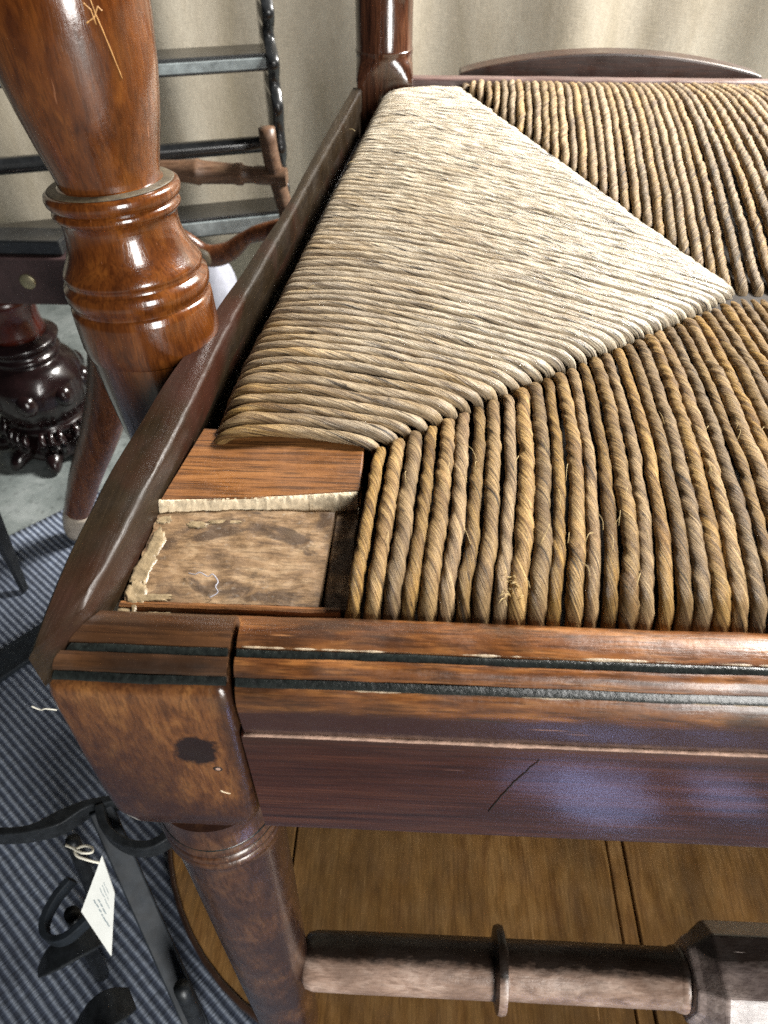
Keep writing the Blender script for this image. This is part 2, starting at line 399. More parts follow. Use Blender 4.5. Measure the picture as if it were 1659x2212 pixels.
def rug_mat():
    m, t, N, L, P = nt('blue_ribbed_rug'); b = NB(t)
    tc = N.new('ShaderNodeTexCoord').outputs['Object']
    d = b.mapping(tc, (1, 1, 1), rot=(0, 0, R(38)))
    sx = N.new('ShaderNodeSeparateXYZ'); L.new(d, sx.inputs[0])
    ny = b.noise(tc, 60, 3, .5)
    ph = b.math('ADD', b.math('MULTIPLY', sx.outputs[1], 2 * math.pi / .0058), b.math('MULTIPLY', ny, 1.2))
    s = b.math('ADD', b.math('MULTIPLY', b.math('SINE', ph), .5), .5)
    cr = b.noise(b.mapping(d, (1, .15, 1)), 700, 2, .5)
    col = b.ramp(s, [(.2, (.050, .064, .10)), (.6, (.155, .19, .255)), (.9, (.27, .31, .38))])
    col = b.mix(col, b.ramp(cr, [(.35, g(.55)), (.6, g(1.15))]), .8, 'MULTIPLY')
    big = b.noise(tc, 9, 4, .6); col = b.mix(col, b.ramp(big, [(.35, (.6, .6, .62)), (.65, g(1.1))]), 1, 'MULTIPLY')
    L.new(col, P.inputs['Base Color']); P.inputs['Roughness'].default_value = .9
    L.new(b.bump(b.math('ADD', s, b.math('MULTIPLY', cr, .5)), .7, .0015), P.inputs['Normal'])
    return m
M['rug'] = rug_mat()
def concrete_mat():
    m, t, N, L, P = nt('concrete_floor'); b = NB(t)
    tc = N.new('ShaderNodeTexCoord').outputs['Object']
    n = b.noise(tc, 18, 8, .65, .3); k = b.noise(tc, 130, 4, .6)
    col = b.ramp(n, [(.3, (.08, .095, .092)), (.5, (.15, .17, .165)), (.7, (.25, .27, .265))])
    col = b.mix(col, b.ramp(k, [(.32, g(.5)), (.45, g(1))]), .7, 'MULTIPLY')
    L.new(col, P.inputs['Base Color']); P.inputs['Roughness'].default_value = .6
    L.new(b.bump(k, .4, .001), P.inputs['Normal'])
    return m
M['concrete'] = concrete_mat()

# ------------------------------------------------------------------ setting: floor, curtain
fl = build('floor', MB().quad_grid([[(-3, -3, 0), (3, -3, 0)], [(-3, 2.5, 0), (3, 2.5, 0)]]), M['concrete']); struct(fl)
# calico backdrop hanging in soft folds
def curtain():
    mb = MB(); rows = []
    for i in range(14):
        z = .004 + 1.5 * i / 13; row = []
        for j in range(241):
            x = -1.5 + 3 * j / 240
            f = .008 * math.sin(x * 21 + .6 * math.sin(x * 7 + z)) + .004 * math.sin(x * 47 + 1.3 + z * .8) + .012 * noise.noise(Vector((x * 6, z * 1.5, 3)))
            row.append((x, 1.12 + f * (1.1 - .25 * z), z))
        rows.append(row)
    return mb.quad_grid(rows)
o = build('curtain', curtain(), M['curtain']); tag(o, 'beige calico curtain hanging in soft folds behind the chair', 'curtain')
md = o.modifiers.new('thickness', 'SOLIDIFY'); md.thickness = .002

# striped rug
def rug():
    rows = []
    a = Vector((-.95, .16)); e1 = Vector((.70, .70)).normalized(); n = 60
    for i in range(n + 1):
        row = []
        for j in range(n + 1):
            u = i / n; v = j / n
            # one straight far edge runs from (-.6,.36) through (-.39,.571)
            x = -.95 + 1.9 * u; ye = min(.571 + (x + .39) * 1.03, .62)
            y = -.24 + (ye + .24) * v
            z = .004 + .0035 * (noise.noise(Vector((x * 9, y * 9, 0))) + 1) * .5
            row.append((x, y, z))
        rows.append(row)
    return MB().quad_grid(rows)
o = build('rug', rug(), M['rug']); tag(o, 'blue and grey ribbed striped rug on the floor', 'rug')
md = o.modifiers.new('thickness', 'SOLIDIFY'); md.thickness = .003; md.offset = -1

# ------------------------------------------------------------------ low round-cornered board the chair stands on
bd = empty('wooden_board', (.2, .3, 0.008), 'brown wooden board with rounded corner lying under the chair', 'board')
def rounded_outline(x0, x1, y0, y1, r, n=14):
    pts = []
    for (cx, cy, a0) in ((x0 + r, y0 + r, 180), (x1 - r, y0 + r, 270), (x1 - r, y1 - r, 0), (x0 + r, y1 - r, 90)):
        for k in range(n + 1):
            a = R(a0 + 90 * k / n); pts.append((cx + r * math.cos(a), cy + r * math.sin(a)))
    return pts
OX0, OX1, OY0, OY1, RR = -.172, .60, .086, .72, .165
def clip(poly, xa, xb):
    def half(p, x, keep_gt):
        out = []
        for i in range(len(p)):
            a, b_ = p[i], p[(i + 1) % len(p)]
            ia = (a[0] >= x) == keep_gt or a[0] == x; ib = (b_[0] >= x) == keep_gt or b_[0] == x
            if ia: out.append(a)
            if ia != ib:
                t = (x - a[0]) / (b_[0] - a[0]); out.append((x, a[1] + (b_[1] - a[1]) * t))
        return out
    return half(half(poly, xa, True), xb, False)
ol = rounded_outline(OX0, OX1, OY0, OY1, RR)
cuts = [OX0, -.075, .1545, .1665, .36, OX1]
for i in range(len(cuts) - 1):
    pl = clip(ol, cuts[i] + (.0007 if i else -.01), cuts[i + 1] - (.0007 if i < len(cuts) - 2 else -.01))
    zt = BZ - (.0012 if i == 2 else 0) - .0004 * (i % 2)
    build('plank', MB().prism([(x, y, .011) for x, y in pl], (0, 0, 0), (0, 0, zt - .011)), M['board'], bd, smooth=False, bevel=.0008, bseg=1)
rim_rows = [[(x + (x - .2) * .0, y, z) for z in (.009, BZ + .0005)] for x, y in ol]
def rimmesh():
    rows = []; n = len(ol)
    for i in range(n):
        a = Vector(ol[i - 1]); c = Vector(ol[(i + 1) % n]); p = Vector(ol[i]); T = (c - a).normalized(); nn = Vector((T.y, -T.x))
        q = p + nn * .004
        rows.append([(p.x + nn.x * .0003, p.y + nn.y * .0003, .0095), (q.x, q.y, .0095), (q.x, q.y, BZ - .001), (q.x - nn.x * .0015, q.y - nn.y * .0015, BZ + .0008), (p.x + nn.x * .0003, p.y + nn.y * .0003, BZ + .0008)])
    return MB().quad_grid(rows, close_u=True, close_v=True)
build('rim', rimmesh(), M['rim'], bd)

# ------------------------------------------------------------------ THE CHAIR
XC = .25          # the chair is symmetrical about this plane
ch = empty('rush_seat_armchair', (XC, .3, BZ), 'antique brown wooden armchair with twisted rush seat and bare front corner', 'armchair')

# --- front rail: moulded upper strip, two black bands, plain lower face
up_prof = [(.1008, .4152), (.1008, .4378), (.1002, .4392), (.0985, .4402), (.0955, .4406), (.0930, .4402), (.0914, .4395), (.0911, .4380), (.0894, .4376), (.0892, .4389),
           (.0884, .4388), (.0874, .4382), (.0866, .4370), (.0862, .4358), (.0868, .4350), (.0862, .4336), (.0851, .4336), (.0845, .4326), (.0837, .4308), (.0833, .4285), (.0833, .4240), (.0835, .4195), (.0838, .4163), (.0843, .4156), (.0900, .4154)]
band1 = [(.0912, .4380), (.0912, .4392), (.0908, .4393), (.0901, .4390), (.0894, .4386), (.0893, .4377)]
band2 = [(.0868, .4349), (.0861, .4356), (.0856, .4350), (.0851, .4342), (.0850, .4337), (.0862, .4336)]
low_prof = [(.1045, .4146), (.0850, .4148), (.0840, .4143), (.0837, .4128), (.0837, .3660), (.0841, .3637), (.0856, .3626), (.1045, .3626)]
fr_ = build('front_rail', extrude_x(low_prof, -.0372, 2 * XC + .0372, 120, .0001, 3), M['rail_face'], ch, autosmooth=.6)
build('rail_moulding', extrude_x(up_prof, -.0362, 2 * XC + .0362, 160, .00022, 1), M['rail_top'], fr_, autosmooth=.7)
build('black_band', extrude_x(band1, -.0360, 2 * XC + .0360, 160, .0002, 5), M['ebony'], fr_, autosmooth=.9)
build('black_band', extrude_x(band2, -.0360, 2 * XC + .0360, 160, .0002, 9), M['ebony'], fr_, autosmooth=.9)
# pale chipped line along the joint between moulding and face
def chip_line():
    rows = []; n = 260
    for i in range(n + 1):
        x = -.0365 + (2 * XC + .073) * i / n
        a = .00035 + .0009 * max(0, noise.noise(Vector((x * 60, 0, 4)))) + .0005 * max(0, noise.noise(Vector((x * 300, 2, 4))))
        y = .08345 - .0001 * noise.noise(Vector((x * 200, 7, 1)))
        zc = .4152 + .0002 * noise.noise(Vector((x * 30, 5, 5)))
        rows.append([(x, y + .0012, zc - a * .7), (x, y, zc - a * .6), (x, y - .00005, zc + a * .35), (x, y + .0012, zc + a * .4)])
    return MB().quad_grid(rows, close_v=True, cap=True)
build('chipped_edge', chip_line(), M['filler'], fr_)
def chips(x0, x1, y, z, thr, sc, seed):
    rows = []; n = int((x1 - x0) / .0006)
    for i in range(n + 1):
        x = x0 + (x1 - x0) * i / n
        k = max(0, noise.noise(Vector((x * 330, seed, 4))) * .6 + noise.noise(Vector((x * 60, seed, 8))) - thr) * sc + .00001
        rows.append([(x, y + .0006, z - .0006 - k * .3), (x, y - k * .35, z - k * .45), (x, y - k * .1, z + .00012 * (k > .00003)), (x, y + k, z - .00005)])
    return MB().quad_grid(rows, close_v=True, cap=True)
M['chip'] = simple('chipped_highlight', (.40, .31, .21), .35, var=.4, scale=900, bump=.5)
build('chips', chips(-.035, 2 * XC + .035, .09135, .43955, .12, .0011, 1.5), M['chip'], fr_)
build('chips', chips(-.035, 2 * XC + .035, .0850, .4338, .30, .0009, 6.5), M['chip'], fr_)
def crack_strip(pts, w, y0, n=40, dep=.0006, seed=0):
    P_ = catmull([(p[0], y0, p[1]) for p in pts], n); rows = []
    for i, p in enumerate(P_):
        t = i / (n - 1); k = w * (.35 + .65 * math.sin(math.pi * min(1, max(0, t))) ** .5) * (.6 + .8 * abs(noise.noise(Vector((t * 14, seed, 0)))))
        jx = .0004 * noise.noise(Vector((t * 11, seed, 3)))
        rows.append([(p.x - k + jx, p.y + dep, p.z), (p.x - k * .6 + jx, p.y - .00006, p.z), (p.x + k * .6 + jx, p.y - .00006, p.z), (p.x + k + jx, p.y + dep, p.z)])
    return MB().quad_grid(rows, close_v=True, cap=True)
build('crack', crack_strip([(.0330, .4095), (.0310, .4040), (.0285, .3970), (.0262, .3890), (.0240, .3800)], .00035, .0835, seed=2), M['crack'], fr_)
build('crack', crack_strip([(.0125, .4272), (.0160, .4268), (.0205, .4265), (.0238, .4262)], .0006, .0832, seed=5), M['crack'], fr_)
build('crack', crack_strip([(.0515, .4396), (.0513, .4389)], .0004, .0922, n=8, seed=8), M['crack'], fr_)

# --- front leg with square block, black bands, collar and round shaft (a mirrored twin stands at the other end)
mitre = lambda y: -.0693 - (.0985 - min(y, .0985)) * .56
def leg_parts(parent, mirror=False):
    def mm(mb):
        if mirror: mb.v = [(2 * XC - p[0], p[1], p[2]) for p in mb.v]
        return mb
    leg = None
    # round shaft + collar
    prof = [(.0178, 0), (.0180, .05), (.0183, .12), (.0186, .20), (.0188, .27), (.0190, .296), (.0190, .3008), (.0200, .3018), (.0204, .3034), (.0200, .3050), (.0193, .3056), (.0200, .3066), (.0205, .3082), (.0201, .3100), (.0194, .3106),
            (.0199, .3116), (.0203, .3134), (.0199, .3150), (.0195, .3160), (.0195, .330)]
    top = Vector((-.0580, .1045, .352 + .012)); bot = Vector((-.0640, .1045, BZ + .0004))
    leg = build('front_leg', mm(lathe(prof, bot, top, 56, .0002)), M['leg'], parent, autosmooth=.9)
    for a, b_ in ((.3052, .3060), (.3102, .3110), (.3150, .3164)):
        build('dark_ring', mm(lathe([(.0190, a), (.01965, a + .0001), (.01965, b_ - .0001), (.0190, b_)], bot, top, 56)), M['ebony'], leg)
    # square block: rounded-square sections that shrink into a shoulder at the foot
    rows = []
    secs = [(.4334, .0024, .0016), (.4330, .0014, .0018), (.4318, .0006, .0020), (.4298, .0001, .0022), (.4230, 0, .0023), (.4165, 0, .0025), (.405, 0, .0025), (.385, 0, .003), (.370, .0002, .004), (.3625, .0010, .006), (.3575, .0028, .010), (.3545, .0052, .0135), (.3530, .0075, .0128)]
    for z, ins, rad in secs:
        fl_ = .0022 * max(-.25, (0.4165 - z) / .05)
        x0, x1, y0, y1 = -.0788 - fl_ * .6 + ins, -.0378 - fl_ * .5 - ins, .0833 + ins, (.1005 if z > .428 else .1240) - ins
        row = []
        for (cx, cy, a0) in ((x0 + rad, y0 + rad, 180), (x1 - rad, y0 + rad, 270), (x1 - rad, y1 - rad, 0), (x0 + rad, y1 - rad, 90)):
            for k in range(7):
                a = R(a0 + 15 * k); p = (cx + rad * math.cos(a), cy + rad * math.sin(a), z + .0004 * noise.noise(Vector((cx * 90 + k, z * 70, 1))))
                row.append(p)
        rows.append(row)
    build('leg_block', mm(MB().quad_grid(rows, close_v=True, cap=True)), M['block_front'], leg, autosmooth=1.0)
    xr = lambda y: -.0378
    cap_prof = [(.1008, .4336)] + [p for p in up_prof[1:16]]
    build('block_moulding', mm(extrude_x(cap_prof, mitre, xr, 26, .0002, 11)), M['block_top'], leg, autosmooth=.7)
    lim = lambda y: mitre(y) + .0008
    xr2 = lambda y: -.0381
    build('black_band', mm(extrude_x(band1, lim, xr2, 26, .0003, 13)), M['ebony'], leg, autosmooth=.9)
    build('black_band', mm(extrude_x(band2, lambda y: mitre(y) + .0004, xr2, 26, .0003, 17)), M['ebony'], leg, autosmooth=.9)
    return leg
CB = Vector((XC, .3, BZ))
def pt(x, y, z): return (x - CB.x, y - CB.y, z - CB.z)
M['block_front'] = wood('block_front_wood', (.055, .02, .008), (.15, .058, .018), (.25, .11, .034), 'Z', rough=.30, coat=.4, bump=.30, stretch=.35, pore=.4, fine=1.3,
    stain=(.040, .014, .009), stain_amt=.8, stain_scale=34, stain_lo=.47, stain_hi=.62,
    patches=[(*pt(-.080, .083, .384), .023, .03, .040, (.026, .010, .009), .55, .92, 1.1),
             (*pt(-.052, .083, .364), .026, .03, .016, (.030, .011, .009), .5, .9, .9),
             (*pt(-.0385, .083, .41), .0035, .03, .05, (.02, .012, .012), .6, .8, .8),
             (*pt(-.0492, .083, .4075), .0068, .03, .0085, (.020, .009, .006), .10, 1.0, 1.1)])
M['block_top'] = wood('block_top_wood', (.028, .012, .006), (.075, .032, .012), (.14, .06, .02), 'X', rough=.36, coat=.3, bump=.25,
    stain=(.022, .011, .006), stain_amt=.8, stain_scale=32, stain_lo=.44, stain_hi=.58)
legL = leg_parts(ch); leg_parts(ch, True)
# nail hole, splinters on the near block
build('nail_hole', lathe([(.0001, 0), (.0011, .00005), (.0014, .0002), (.0010, .0008), (.0004, .0009)], (-.0452, .08318, .3985), (-.0452, .10, .3985), 18), M['crack'], legL)
build('nail_head', lathe([(.0006, 0), (.0007, .0001), (.0003, .0006)], (-.0451, .08312, .3986), (-.0451, .10, .3986), 12), M['filler'], legL)
build('splinter', crack_strip([(-.0465, .3865), (-.0450, .3852), (-.0440, .3850)], .0005, .0832, n=10, seed=3), M['raw'], legL)

# --- front stretcher, turned, with a ring and a carved middle block
SA, SB = Vector((-.0455, .1045, .150)), Vector((2 * XC + .0455, .1045, .150))
half = [(.0098, 0), (.0125, .002), (.0136, .006), (.0138, .030), (.0139, .0955), (.0150, .0962), (.0195, .0972), (.0200, .0992), (.0195, .1012), (.0150, .1022), (.0136, .1028), (.0137, .125), (.0136, .1855), (.0143, .1862), (.0150, .1895), (.0143, .1912), (.0125, .1920)]
Ltot = (SB - SA).length
st = build('front_stretcher', lathe([(r, t) for r, t in half] + [(r, Ltot - t) for r, t in half[::-1]], SA, SB, 40, .0003), M['stretcher'], ch, autosmooth=.9)
def mid_block():
    rows = []; x0, x1 = SA.x + .190, SB.x - .190
    for x, h in ((x0, .0125), (x0 + .001, .0165), (x0 + .0045, .0180), (x0 + .012, .0235), (x1 - .012, .0235), (x1 - .0045, .0180), (x1 - .001, .0165), (x1, .0125)):
        c = h * .42
        rows.append([(x, SA.y + a, SA.z + b_) for a, b_ in ((-h, -h + c), (-h, h - c), (-h + c, h), (h - c, h), (h, h - c), (h, -h + c), (h - c, -h), (-h + c, -h))])
    return MB().quad_grid(rows, close_v=True, cap=True)
M['stretcher_block'] = wood('worn_stretcher_block', (.20, .15, .13), (.38, .30, .27), (.55, .46, .42), 'X', rough=.34, coat=.2, bump=.35, stretch=.6, pore=.3,
    stain=(.10, .07, .07), stain_amt=.6, stain_scale=40, dust=.3, mask=((.60, .80), .60 * .1045 + .80 * .150 + .0165, .0040, .007, (.012, .007, .005)))
build('stretcher_block', mid_block(), M['stretcher_block'], st, smooth=False, bevel=.001)

# --- side rails: slip strip on top of the rail
def table(y, ys, xs):
    if y <= ys[0]: return xs[0]
    for a, b_, c, d_ in zip(ys, ys[1:], xs, xs[1:]):
        if y <= b_:
            t = (y - a) / (b_ - a); return c + (d_ - c) * t
    return xs[-1]
def soft(y, ys, xs, w=.03): return sum(table(y + w * (k - 4) / 4, ys, xs) for k in range(9)) / 9
def side_line(y):   # outer and inner edge of the near slip
    return (soft(y, (.06, .0891, .1118, .1665, .2019, .2397, .2786, .3215, .4249, .55), (-.0795, -.0798, -.0801, -.0784, -.0732, -.0680, -.0632, -.0580, -.0508, -.0400)),
            soft(y, (.07, .0975, .1357, .1771, .2242, .2801, .3696, .56), (-.0724, -.0703, -.0668, -.0645, -.0623, -.0568, -.0493, -.0327)))
def rush_line(y): return soft(y, (.13, .1669, .2044, .2386, .2938, .3745, .4979, .55), (-.0640, -.0622, -.0598, -.0562, -.0498, -.0418, -.0303, -.0255)) + .0042
def side_rail(mirror):
    sgn = (lambda x: 2 * XC - x) if mirror else (lambda x: x)
    rows = []; n = 110
    for i in range(n + 1):
        t = i / n; yo = .0836 + (.520 - .0836) * t; yi = .0978 + (.516 - .0978) * t
        xo = side_line(yo)[0] + .0005 * noise.noise(Vector((0, yo * 40, 1)))
        xi = side_line(yi)[1] + .0003 * noise.noise(Vector((3, yi * 40, 1))) + .00035 * noise.noise(Vector((3, yi * 280, 1)))
        if i < 10: xo += .0022 * (1 - i / 10) ** 2
        zt = .4446 + .0002 * noise.noise(Vector((9, yo * 30, 2))); ch_ = .0009 + .0004 * noise.noise(Vector((5, yi * 130, 3)))
        def P_(f, z): return (sgn(xo + (xi - xo) * f), yo + (yi - yo) * f, z)
        e_ = .0007 / (xi - xo); c_ = ch_ / (xi - xo)
        rows.append([P_(0, .4330), P_(0, zt - .0008), P_(e_, zt), P_(.5, zt + .0001), P_(1 - c_ * 1.6, zt), P_(1 - c_ * .6, zt - ch_ * .6), P_(1, zt - ch_ * 1.9), P_(1, .4330)])
    r = build('side_rail_slip', MB().quad_grid(rows, close_v=True, cap=True), M['slip'], ch, autosmooth=.6)
    rows = []
    for i in range(21):
        y = .1245 + (.518 - .1245) * i / 20; xo, xi = side_line(y); xo += .0008
        rows.append([(sgn(xo), y, .4328), (sgn(xi - .001), y, .4328), (sgn(xi - .001), y, .4190), (sgn(xi + .020), y, .4190), (sgn(xi + .020), y, .366), (sgn(xo), y, .366)])
    build('side_rail', MB().quad_grid(rows, close_v=True, cap=True), M['slip'], ch, smooth=False, bevel=.001)
    a = Vector((sgn(-.066), .118, .235)); b_ = Vector((sgn(-.03), .515, .235))
    n = 30
    build('side_stretcher', tube([a.lerp(b_, i / n) for i in range(n + 1)], [.0085 + .004 * math.sin(math.pi * i / n) for i in range(n + 1)], 20), M['leg'], ch)
side_rail(False); side_rail(True)

# --- back posts: square block at the seat, lamb's tongue, round turned shaft
def back_post(mirror):
    sgn = (lambda x: 2 * XC - x) if mirror else (lambda x: x)
    cx, cy = -.0235, .5405; rows = []
    seg = 48
    for z, h, k in [(BZ + .0004, .0165, 2), (.18, .0175, 2), (.25, .0178, 2), (.30, .0180, 3), (.32, .0182, 12), (.36, .0184, 16), (.42, .0184, 16), (.4455, .0184, 16), (.4485, .0184, 10), (.4515, .0184, 6), (.4545, .0183, 4), (.4572, .0182, 2.9), (.4590, .0181, 2.3), (.4600, .0186, 2), (.4622, .0188, 2), (.4630, .0181, 2), (.49, .0182, 2), (.56, .0180, 2), (.70, .0172, 2), (.95, .0160, 2)]:
        row = []
        for j in range(seg):
            a = 2 * math.pi * j / seg; c, s = math.cos(a), math.sin(a)
            r = h / ((abs(c) ** k + abs(s) ** k) ** (1 / k))
            ro = R(4); x = r * c * math.cos(ro) - r * s * math.sin(ro); y = r * c * math.sin(ro) + r * s * math.cos(ro)
            row.append((sgn(cx + x - .02 * max(0, z - .46) * 0), cy + y + .10 * max(0, z - .47) ** 1.3, z))
        rows.append(row)
    p = build('back_post', MB().quad_grid(rows, close_v=True, cap=True), M['post_dark'], ch, autosmooth=.8)
    return p
back_post(False); back_post(True)
# --- back rail with its slip
n = 60
def back_rail():
    rows = []
    for i in range(n + 1):
        x = -.0048 + (2 * XC + .0096) * i / n
        w = .0004 * noise.noise(Vector((x * 40, 1, 1)))
        rows.append([(x, .5425 + w, .410), (x, .5425 + w, .4430), (x, .5432 + w, .4442), (x, .5450, .4448 + w), (x, .5500, .4450 + w), (x, .5515, .4440), (x, .5520, .410)])
    return MB().quad_grid(rows, close_v=True, cap=True)
build('back_rail', back_rail(), M['backrail'], ch, autosmooth=1.0)

# --- rear legs are the posts; arms on turned supports
def arm(mirror):
    sgn = (lambda x: 2 * XC - x) if mirror else (lambda x: x)
    def mm(mb):
        if mirror: mb.v = [(sgn(p[0]), p[1], p[2]) for p in mb.v]
        return mb
    p0 = Vector((-.0880, .2150, .4400)); p1 = Vector((-.0932, .2215, .540))
    z0 = .44
    pr = [(.0215, .0005), (.0222, .0040), (.0222, .0140), (.0221, .0165), (.0213, .0172), (.0214, .0186), (.0222, .0196), (.0225, .0216), (.0222, .0236), (.0211, .0244), (.0207, .0250), (.0210, .0264), (.0214, .0271), (.0211, .0280), (.0203, .0293), (.0190, .0315), (.0177, .0345), (.0170, .0378), (.0168, .0405),
          (.0170, .0428), (.0177, .0436), (.0184, .0443), (.0187, .0452), (.0184, .0461), (.0179, .0466), (.0186, .0472), (.0193, .0482), (.0196, .0496), (.0193, .0508), (.0185, .0514), (.0160, .0518), (.0146, .0524), (.0147, .0540), (.0155, .0575), (.0172, .0640), (.0190, .0720), (.0206, .0810), (.0218, .0910), (.0224, .1000), (.0225, .1080), (.0220, .1180), (.0208, .1300), (.0190, .1430), (.0168, .1550), (.0150, .1640), (.0140, .1720), (.0140, .1850)]
    sup = build('arm_support', mm(lathe([(r_ * 1.02, t_) for r_, t_ in pr], p0, p1, 72, .00015)), M['post'], ch, autosmooth=.9)
    ax = (p1 - p0).normalized()
    build('dust_ring', mm(lathe([(.0148, .0515), (.0186, .0516), (.0182, .0519), (.0150, .0522)], p0, p1, 60)), M['dust'], sup)
    build('dark_groove', mm(lathe([(.0205, .0243), (.0212, .0245), (.0209, .0252), (.0211, .0262), (.0204, .0264)], p0, p1, 60)), M['dust'], sup)
    # the outer half is lapped over the rail and tapers down its outside
    rows = []
    for z, r in ((.4415, .0212), (.436, .0210), (.425, .0203), (.410, .0190), (.395, .0165), (.380, .0140), (.370, .0105)):
        row = []; cx = -.0880 + (.4415 - z) * .02; cy = .2150
        xo = side_line(.215)[0] - .0006
        pts = []
        for k in range(33):
            a = R(40 + 280 * k / 32)
            x = cx + r * math.cos(a); y = cy + r * math.sin(a)
            pts.append((min(x, xo), y, z))
        rows.append(pts)
    build('lapped_tail', mm(MB().quad_grid(rows, close_v=True, cap=True)), M['post'], sup, autosmooth=.8)
    # arm rest out of sight above
    a = p0 + ax * .186; path = catmull([a + Vector((0, -.05, .004)), a, Vector((-.075, .36, .632)), Vector((-.034, .530, .655))], 30)
    build('arm_rest', mm(tube(path, [.0165 + .004 * math.sin(i * .35) for i in range(30)], 18, .7)), M['post'], ch)
    return sup
supL = arm(False); arm(True)
# pale scars on the near support (scratches of a knife)
def on_support(theta, t, r):
    p0 = Vector((-.0880, .2150, .4400)); p1 = Vector((-.0932, .2215, .540)); ax = (p1 - p0).normalized()
    u = ax.cross(Vector((0, 1, 0))).normalized(); w = ax.cross(u)
    d = (u * math.cos(theta) + w * math.sin(theta))
    if d.y > 0: d = d
    return p0 + ax * t + d * r
M['scar'] = simple('pale_scratch', (.42, .22, .07), .5, var=.2)
def dir_support(phi, t, extra=.00047):
    """phi: angle from the -y direction towards +x"""
    pr_t = [.0540, .0575, .0640, .0720, .0810, .0910, .1000, .1080, .1180]; pr_r = [.0147, .0155, .0172, .0190, .0206, .0218, .0224, .0225, .0220]
    for i in range(len(pr_t) - 1):
        if pr_t[i] <= t <= pr_t[i + 1]:
            r = pr_r[i] + (pr_r[i + 1] - pr_r[i]) * (t - pr_t[i]) / (pr_t[i + 1] - pr_t[i]); break
    p0 = Vector((-.0880, .2150, .4400)); ax = (Vector((-.0932, .2215, .540)) - p0).normalized()
    a = Vector((0, -1, 0)); a = (a - ax * a.dot(ax)).normalized(); c = ax.cross(a) * 1.0
    if c.x < 0: c = -c
    return p0 + ax * t + (a * math.cos(phi) + c * math.sin(phi)) * (r + extra)
def scar(pts, w=.00022):
    path = []
    for (a, t), (a2, t2) in zip(pts, pts[1:]):
        for k in range(8):
            f = k / 8; path.append(dir_support(a + (a2 - a) * f, t + (t2 - t) * f))
    path.append(dir_support(*pts[-1]))
    return tube(path, [w * (.5 + .9 * abs(noise.noise(Vector((i * .37, pts[0][0] * 9, 0))))) for i in range(len(path))], 6)
build('scratch', scar([(.62, .1090), (.66, .1030), (.72, .0940), (.82, .0850), (.88, .0800)]), M['scar'], supL)
build('scratch', scar([(.48, .1085), (.58, .1050), (.66, .1035), (.74, .1040)]), M['scar'], supL)
build('scratch', scar([(.60, .0925), (.70, .0935), (.76, .0955), (.80, .0945)]), M['scar'], supL)
build('scratch', scar([(.62, .0965), (.68, .0950), (.70, .0920)]), M['scar'], supL)

# ------------------------------------------------------------------ drop-in rush seat
seat = bpy.data.objects.new('rush_seat', None); C.objects.link(seat); seat.parent = ch; seat['_base'] = tuple(CB); seat.empty_display_size = .02
seat['label'] = 'twisted rush seat woven in four triangles'
# hidden frame under the cords
def frame():
    a = box(-.012, 2 * XC + .012, .106, .136, .412, .428)
    b_ = box(.03, 2 * XC - .03, .508, .5405, .412, .430)
    def sidebar(s):
        f = (lambda x: x) if s else (lambda x: 2 * XC - x)
        rows = []
        for i in range(12):
            y = .166 + (.512 - .166) * i / 11; x = rush_line(y) + .003
            rows.append([(f(x), y, .412), (f(x + .03), y, .412), (f(x + .03), y, .4325), (f(x), y, .4325)])
        return MB().quad_grid(rows, close_v=True, cap=True)
    return add(a, b_, sidebar(1), sidebar(0))
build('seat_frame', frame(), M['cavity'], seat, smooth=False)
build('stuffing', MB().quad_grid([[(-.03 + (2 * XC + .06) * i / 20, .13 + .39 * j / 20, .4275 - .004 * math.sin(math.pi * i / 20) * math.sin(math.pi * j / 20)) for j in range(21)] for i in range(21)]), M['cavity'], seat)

# bare corner of the frame: raised board, split pale edge, lower glued joint, front ledge
cb = [(-.0620, .1720, 0), (-.0130, .1680, 0), (-.0131, .1455, 0), (-.0200, .1446, 0), (-.0300, .1432, 0), (-.0420, .1418, 0), (-.0540, .1406, 0), (-.0668, .1398, 0)]
build('corner_board', MB().prism(cb, (0, 0, .4300), (0, 0, .0069)), M['bare'], seat, smooth=False, bevel=.0004, bseg=1)
def split_edge():
    rows = []; n = 120
    for i in range(n + 1):
        t = i / n; x = -.0670 + .0535 * t
        y = .1397 + .0056 * t - .0001
        j = noise.noise(Vector((t * 38, 1, 0))); j2 = noise.noise(Vector((t * 110, 4, 0)))
        d = .0015 + .0004 * t + .0005 * j + .0003 * j2
        rows.append([(x, y + .0006, .4367), (x, y - .0002, .4367 + .0001 * j2), (x, y - d * .55, .4358 + .0003 * j), (x, y - d, .4343 + .0003 * j2), (x, y - d * .8, .430), (x, y + .001, .430)])
    return MB().quad_grid(rows, close_v=True, cap=True)
build('split_edge', split_edge(), M['raw'], seat, autosmooth=.9)
def joint_face():
    rows = []; n = 60; m = 44
    for i in range(n + 1):
        row = []
        for j in range(m + 1):
            u = i / n; v = j / m
            y = .1075 + (.1400 - .1075) * v
            xl = -.0672 + .0012 * noise.noise(Vector((0, v * 9, 2))); xr_ = -.0205 + .0010 * v
            x = xl + (xr_ - xl) * u
            z = .4338 + .0004 * noise.noise(Vector((x * 200, y * 200, 0))) + .0002 * noise.noise(Vector((x * 900, y * 700, 3)))
            row.append((x, y, z))
        rows.append(row)
    top = MB().quad_grid(rows)
    # skirt down to the rail ledge
    ring = [rows[i][0] for i in range(n + 1)] + [rows[n][j] for j in range(1, m + 1)] + [rows[i][m] for i in range(n - 1, -1, -1)] + [rows[0][j] for j in range(m - 1, 0, -1)]
    sk = MB().quad_grid([[p, (p[0], p[1], .415)] for p in ring], close_u=True)
    return add(top, sk)
build('joint_face', joint_face(), M['joint'], seat, autosmooth=.8)
